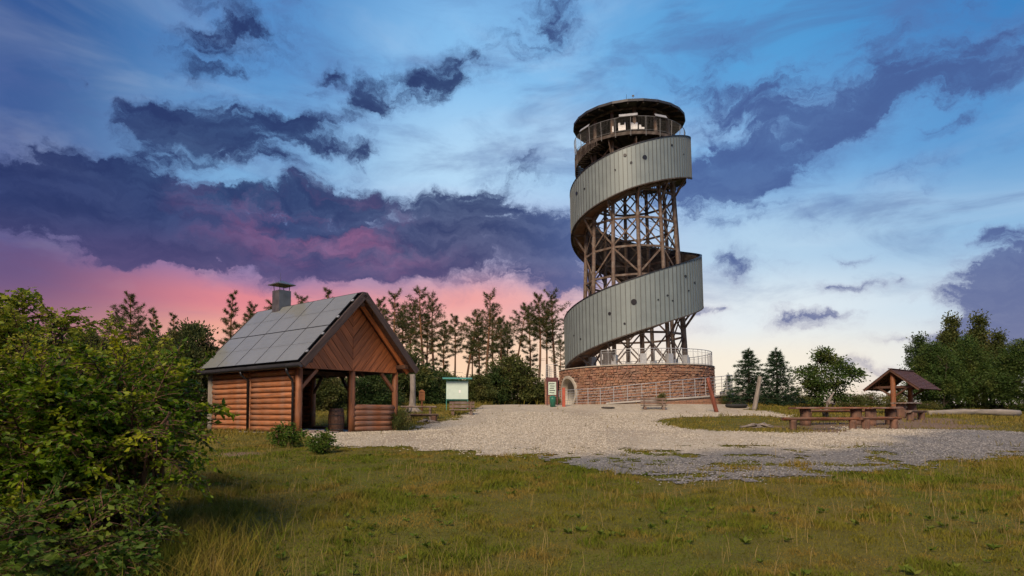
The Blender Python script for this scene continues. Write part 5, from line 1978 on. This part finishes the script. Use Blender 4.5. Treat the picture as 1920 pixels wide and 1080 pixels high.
for x, yt, Y, v, w, mt, lab in [
    (1728, 628, 50, 2, .75, 'leaf_dark', 'thin dark tree at the left end of the tree belt on the right'),
    (1786, 592, 52, 0, .75, 'leaf_olive', 'left of the two tallest trees in the belt on the right'),
    (1838, 590, 52, 0, .75, 'leaf_olive', 'right of the two tallest trees in the belt on the right'),
    (1754, 652, 48, 1, .95, 'leaf_oak', 'dark rounded tree behind the shingled shelter'),
    (1815, 640, 49, 1, .8, 'leaf_olive', 'rounded tree standing below the two tallest trees on the right'),
    (1872, 622, 50, 0, .85, 'leaf_olive', 'lower pointed tree right of the two tallest trees'),
    (1916, 646, 46, 1, .95, 'leaf_dark', 'dark tree cut by the right edge of the picture'),
]:
    X = at(x, 700, Y)[0]; zg = hz(X, Y); k = (at(x, yt, Y)[2] - zg) / 7.0
    plant('belt_tree', BIG[v], (M['bark'], M[mt]), lab, 'tree', (X, Y, zg), (k * w * 1.1, k * w * 1.1, k), x * .37, GB)

LOW = [gen_broad(61, 1.2, .9, .02, .10, 55, 70, 5, .8, .22), gen_broad(62, 1.2, 1.2, .02, .09, 60, 70, 6, .7, .2)]
GH = 'low bushes along the hill crest'
for x, yt, Y, v, mt, lab in [
    (1352, 742, 47, 0, 'leaf_olive', 'low bush at the foot of the tower landing'),
    (1385, 738, 50, 1, 'leaf_olive', 'low bush under the left spruce'),
    (1432, 736, 50, 1, 'leaf_oak', 'low bush between the two spruces'),
    (1490, 736, 48, 1, 'leaf_oak', 'low bush between the right spruce and the broad leaved tree'),
    (1515, 742, 48, 0, 'leaf_olive', 'small bush at the left foot of the broad leaved tree'),
    (1592, 738, 47, 1, 'leaf_olive', 'low bush right of the broad leaved tree'),
    (1632, 737, 50, 1, 'leaf_oak', 'low bush left of the shingled shelter post'),
    (1680, 732, 46, 0, 'leaf_oak', 'light green bush seen between the shingled shelter posts'),
    (1240, 738, 43.6, 0, 'leaf_oak', 'small bush growing at the tower wall behind the plank bench'),
    (1045, 746, 47.4, 0, 'leaf_oak', 'small tuft of greenery left of the round portal'),
    (745, 775, 25.2, 0, 'leaf_dark', 'small dark bush at the right corner of the log shelter'),
    (1740, 752, 47, 1, 'leaf_dark', 'low dark bush right of the shingled shelter'),
]:
    X = at(x, 760, Y)[0]; zg = hz(X, Y); k = max(.35, (at(x, yt, Y)[2] - zg) / 1.2)
    if lab.endswith('log shelter') and x == 745:
        X, Y, _ = chalet_pt(CH_W + .05, -.28); zg = hz(X, Y); k = .72
        plant('low_bush', LOW[0], (M['twig'], M[mt]), lab, 'bush', (X, Y, zg), (k * .55, k * .55, k), x, GH)
        continue
    wx = min(k, .9) * (1.15 if v else .9)
    if x in (1240, 1045):
        wx = k * .6
    plant('low_bush', LOW[v], (M['twig'], M[mt]), lab, 'bush', (X, Y, zg), (wx, wx, k), x, GH)
NB = gen_broad(63, 1.0, .72, .02, .10, 46, 42, 7, .7, .13)
for x, yb, s, lab in [(538, 838, .66, 'leafy green bush before the corner of the log shelter, larger of the two'), (603, 850, .56, 'leafy green bush at the gravel edge before the shelter, smaller of the two')]:
    X, Y = ground(x, yb)
    plant('leafy_bush', NB, (M['twig'], M['leaf_low']), lab, 'bush', (X, Y, hz(X, Y)), (s * 1.1, s * 1.1, s), x, 'bushes before the log shelter')


# foreground shrub: arching twigs with leaves in two rows
def gen_shrub(seed, blobs, root, n_twig, leaf, per, thick=.05, floor=None):
    r = np.random.default_rng(seed); R = random.Random(seed)
    tubes = []; P = []; D = []; SZ = []
    w = np.array([b[1][0] * b[1][2] for b in blobs]); w = w / w.sum()
    spray = None
    for i in range(n_twig):
        if i % 13 == 0:          # a new bough: the next twigs fan out along it
            b = blobs[r.choice(len(blobs), p=w)]
            c = np.array(b[0]); rd_ = np.array(b[1])
            q = unit(r.normal(size=3)); q[2] = q[2] * .9 + .08
            m = .45 + .62 * r.random() ** .6
            so = c + q * rd_ * m * .75
            sdir = unit(q * np.array([1, 1, .45]) + np.array([.0, -.3, .08]) + r.normal(size=3) * .35)
            sl_ = R.uniform(.35, .75)
            sside = unit(np.cross(sdir, np.array([0, 0, 1.0]) + r.normal(size=3) * .2))
            lsz = R.uniform(.75, 1.25)
            send = so + sdir * sl_ + np.array([0, 0, -.12 * sl_])
            tubes.append(([tuple(so - sdir * .25), tuple((so + send) / 2 + np.array([0, 0, .04])), tuple(send)], [thick * .3, thick * .18, .002], 5))
        t_ = (i % 13) / 12.0
        st = so + sdir * sl_ * t_ + np.array([0, 0, .08 * t_ * (1 - t_) - .12 * sl_ * t_ * t_])
        d = unit(sside * (1 if i % 2 else -1) * (1.1 - .9 * t_) + sdir * .75 + r.normal(size=3) * .16)
        ln = R.uniform(.16, .36) * (1.1 - .4 * t_)
        pts = []
        for s in np.linspace(0, 1, 5):
            pts.append(st + d * ln * s + np.array([0, 0, .05 * s - .22 * s * s]) * ln)
        if floor is not None and min(p[2] for p in pts) < floor:
            continue
        tubes.append(([tuple(p) for p in pts], [.006, .005, .004, .003, .002], 4))
        k = int(per * R.uniform(.7, 1.2))
        tt = np.linspace(.05, 1, k)
        j = np.minimum((tt * 4).astype(int), 3); f = (tt * 4 - j)[:, None]
        A = np.array(pts)
        c_ = A[j] + (A[j + 1] - A[j]) * f
        side = unit(np.cross(d, np.array([0, 0, 1.0]) + r.normal(size=3) * .25))
        sg = np.where(np.arange(k) % 2 == 0, 1.0, -1.0)[:, None]
        SZ.append(np.full(k, lsz)); P.append(c_ + r.normal(size=(k, 3)) * .008); D.append(side * sg * .8 + d * .65 + np.array([0, 0, -.22]) + r.normal(size=(k, 3)) * .28)
    root = np.array(root)
    for b in blobs:
        for _ in range(4):
            c = np.array(b[0]) + r.normal(size=3) * np.array(b[1]) * .3
            o = root + np.array([R.uniform(-.4, .4), R.uniform(-.3, .3), 0])
            mid = (o + c) / 2 + np.array([R.uniform(-.15, .15), R.uniform(-.1, .1), .15])
            tubes.append(([tuple(o), tuple(mid), tuple(c)], [thick, thick * .6, .012], 6))
    P = np.concatenate(P); D = unit(np.concatenate(D))
    L = leaf * (.5 + .8 * r.random(len(P))) * np.concatenate(SZ)
    return wood_mesh('stems', tubes), leaf_mesh('leaves', P, D, L, L * .56, r, .12)


def blob(px, py, Y, rx, ry, rz_, o):
    p = at(px, py, Y)
    return ((p[0] - o[0], p[1] - o[1], p[2] - o[2]), (rx, ry, rz_))


xg, yg = at(190, 900, 7.6)[:2]
O1 = (xg, yg, hz(xg, yg))
B1 = [blob(200, 790, 7.6, .85, .8, .62, O1), blob(60, 850, 7.2, .95, .8, .75, O1), blob(262, 800, 7.2, .32, .45, .28, O1), blob(250, 745, 8.2, .45, .5, .28, O1), blob(140, 960, 6.9, .80, .6, .42, O1),
      blob(285, 840, 7.0, .16, .3, .16, O1), blob(322, 780, 7.0, .10, .25, .06, O1), blob(160, 700, 8.2, .55, .5, .30, O1), blob(225, 880, 7.1, .30, .4, .26, O1), blob(20, 760, 7.6, .6, .6, .4, O1)]
plant('hornbeam_shrub', gen_shrub(71, B1, (0.1, 0, -.05), 4300, .068, 11, .04, -.02), (M['twig'], M['leaf_front']), 'large dark green leafy shrub filling the left foreground', 'shrub', O1, parts=('stems', 'leaves'))
xg, yg = at(60, 800, 10.0)[:2]
O2 = (xg, yg, hz(xg, yg))
B2 = [blob(60, 690, 10.0, .95, .8, .62, O2), blob(-60, 660, 10.0, .9, .8, .75, O2), blob(160, 690, 10.2, .55, .6, .45, O2), blob(110, 615, 10.4, .35, .4, .30, O2), blob(30, 612, 10.0, .45, .5, .40, O2), blob(230, 720, 10.0, .5, .5, .35, O2)]
plant('sunlit_shrub', gen_shrub(72, B2, (0, 0, -.05), 2600, .075, 11, .04, .1), (M['twig'], M['leaf_yellow']), 'yellow green shrub with sunlight put into its leaf colour rising behind the dark foreground shrub', 'shrub', O2, parts=('stems', 'leaves'))
xg, yg = at(110, 1060, 5.6)[:2]
O3 = (xg, yg, hz(xg, yg))
B3 = [blob(90, 1040, 5.7, .55, .4, .20, O3), blob(230, 1050, 5.9, .40, .35, .20, O3), blob(262, 1015, 6.3, .24, .3, .16, O3), blob(-40, 1060, 5.6, .5, .4, .26, O3)]
plant('bramble', gen_shrub(73, B3, (0, 0, -.05), 620, .07, 10, .012, -.02), (M['twig'], M['leaf_low']), 'low leafy bramble at the bottom left corner below the dark shrub', 'shrub', O3, parts=('stems', 'leaves'))


# ------------------------------------------------------------------ grass
def blades(name, x, y, h, w, mat, lab, seed, lean=.5, zoff=0.0):
    r = np.random.default_rng(seed)
    n = len(x)
    z = H(x, y) + zoff - .01
    a = r.random(n) * 2 * PI; b = r.random(n) * 2 * PI
    S = np.stack([np.cos(a), np.sin(a), np.zeros(n)], -1) * w[:, None] * .5
    le = lean * (.3 + r.random(n)) * h
    Bv = np.stack([np.cos(b) * le, np.sin(b) * le, np.zeros(n)], -1)
    P = np.stack([x, y, z], -1); up = np.array([0, 0, 1.0])
    hh = h[:, None]
    V = np.stack([P - S, P + S, P + Bv * .35 + up * hh * .55 + S * .8, P + Bv * .35 + up * hh * .55 - S * .8, P + Bv + up * hh * .95], 1).reshape(-1, 3)
    i = np.arange(n) * 5
    Q = np.stack([i, i + 1, i + 2, i + 3], 1); T = np.stack([i + 3, i + 2, i + 4], 1)
    return tag(link(name, np_mesh(name, V, Q, T), mat), lab, 'grass', kind='stuff')


def scatter(n, y0, y1, power, wide=.86, xmin=-99, xmax=99):
    y = y0 + (y1 - y0) * rng.random(n) ** power
    x = (rng.random(n) * 2 - 1) * (y * wide + .6)
    k = (x > xmin) & (x < xmax)
    return x[k], y[k]


def footprint(x, y):
    c, s = math.cos(CH_YAW), math.sin(CH_YAW)
    u = (x - CH_X) * c + (y - CH_Y) * s; v = -(x - CH_X) * s + (y - CH_Y) * c
    return (u > -.15) & (u < CH_W + .15) & (v > -.15) & (v < CH_L + .15)


x, y = scatter(360000, 5.0, 21, 1.25, .95)
g = gravel_mask(x, y)
keep = (~g | (rng.random(len(x)) < .03 + .14 * sstep(-y, -17, -12))) & ~footprint(x, y) & (rng.random(len(x)) > dirt_amount(x, y) * .85)
x, y = x[keep], y[keep]
patch = fbm(x * .55, y * .55, 81, 4); fine = fbm(x * 2.2, y * 2.2, 91, 3)
h = (.032 + .055 * sstep(patch, .44, .64) + .075 * sstep(fine, .52, .72)) * (.6 + .8 * rng.random(len(x)))
left = sstep(-x - y * .28, -.3, 2.2); h = h * (1 + .8 * left * (y < 13))
h = h * .78 * (1 - .45 * sstep(y, 15, 20))
w = .0045 + .00062 * y
blades('meadow_grass', x, y, h, w * (.7 + .6 * rng.random(len(x))), M['grass'], 'rough olive and brown grass covering the foreground slope', 1, .75)
# long grass under the shrub
x, y = scatter(26000, 5.3, 8.5, 1.0, .9, -6.5, -1.7)
k = (x < -y * .30) & (rng.random(len(x)) < sstep(-x / y, .30, .50)); x, y = x[k], y[k]
blades('long_grass', x, y, .18 + .28 * rng.random(len(x)), .006 + .004 * rng.random(len(x)), M['grass'], 'long arching grass at the foot of the foreground shrubs', 2, .8)
# field and verges farther off
x, y = scatter(190000, 19, 60, .8, .95)
g = gravel_mask(x, y)
tower_d = np.hypot(x - TW_X, y - TW_Y)
keep = (~g | (rng.random(len(x)) < .006)) & ~footprint(x, y) & (tower_d > 7.4) & (rng.random(len(x)) > dirt_amount(x, y) * .9)
x, y = x[keep], y[keep]
h = (.07 + .13 * sstep(fbm(x * .35, y * .35, 101, 4), .42, .68)) * (.6 + .8 * rng.random(len(x)))
h = h + (.35 + .3 * rng.random(len(x))) * sstep(y, 48, 54) * ((x < 2) | (x > 17)) * sstep(fbm(x * .5, y * .5, 111, 3), .3, .6)
isl = inpoly(x, y, ISLAND); h = np.where(isl, h * .5, h)
blades('field_grass', x, y, h, .010 + .0007 * y, M['grass_dry'], 'yellowish short grass on the far side of the gravel', 3, .6)
# seed stalks standing above the meadow
x, y = scatter(6500, 5.6, 19, 1.1)
k = ~gravel_mask(x, y) & ~footprint(x, y) & (rng.random(len(x)) < .10 + .9 * sstep(fbm(x * .45, y * .45, 131, 3), .50, .68) + .5 * sstep(-x / y, .25, .45)); x, y = x[k], y[k]
blades('seed_stalks', x, y, .14 + .20 * rng.random(len(x)), .0035 + .00035 * y, M['straw'], 'thin dry seed stalks standing above the foreground grass', 4, .35)
# broad leaved weeds in flat rosettes
nw = 900
wx_, wy_ = scatter(nw, 5.6, 17, 1.0)
k = ~gravel_mask(wx_, wy_) & (fbm(wx_ * .7, wy_ * .7, 141, 3) > .50); wx_, wy_ = wx_[k], wy_[k]
P = np.repeat(np.stack([wx_, wy_, H(wx_, wy_) + .02], -1), 9, 0)
a = rng.random(len(P)) * 6.283
D = unit(np.stack([np.cos(a), np.sin(a), .35 + .6 * rng.random(len(P))], -1))
L = (.035 + .05 * rng.random(len(P))) * np.repeat(.7 + .7 * rng.random(len(wx_)), 9)
tag(link('meadow_weeds', leaf_mesh('meadow_weeds', P, D, L, L * .45, rng, .1), M['leaf_weed']), 'dark leafy weeds growing in low tufts among the foreground grass', 'weeds', kind='stuff')
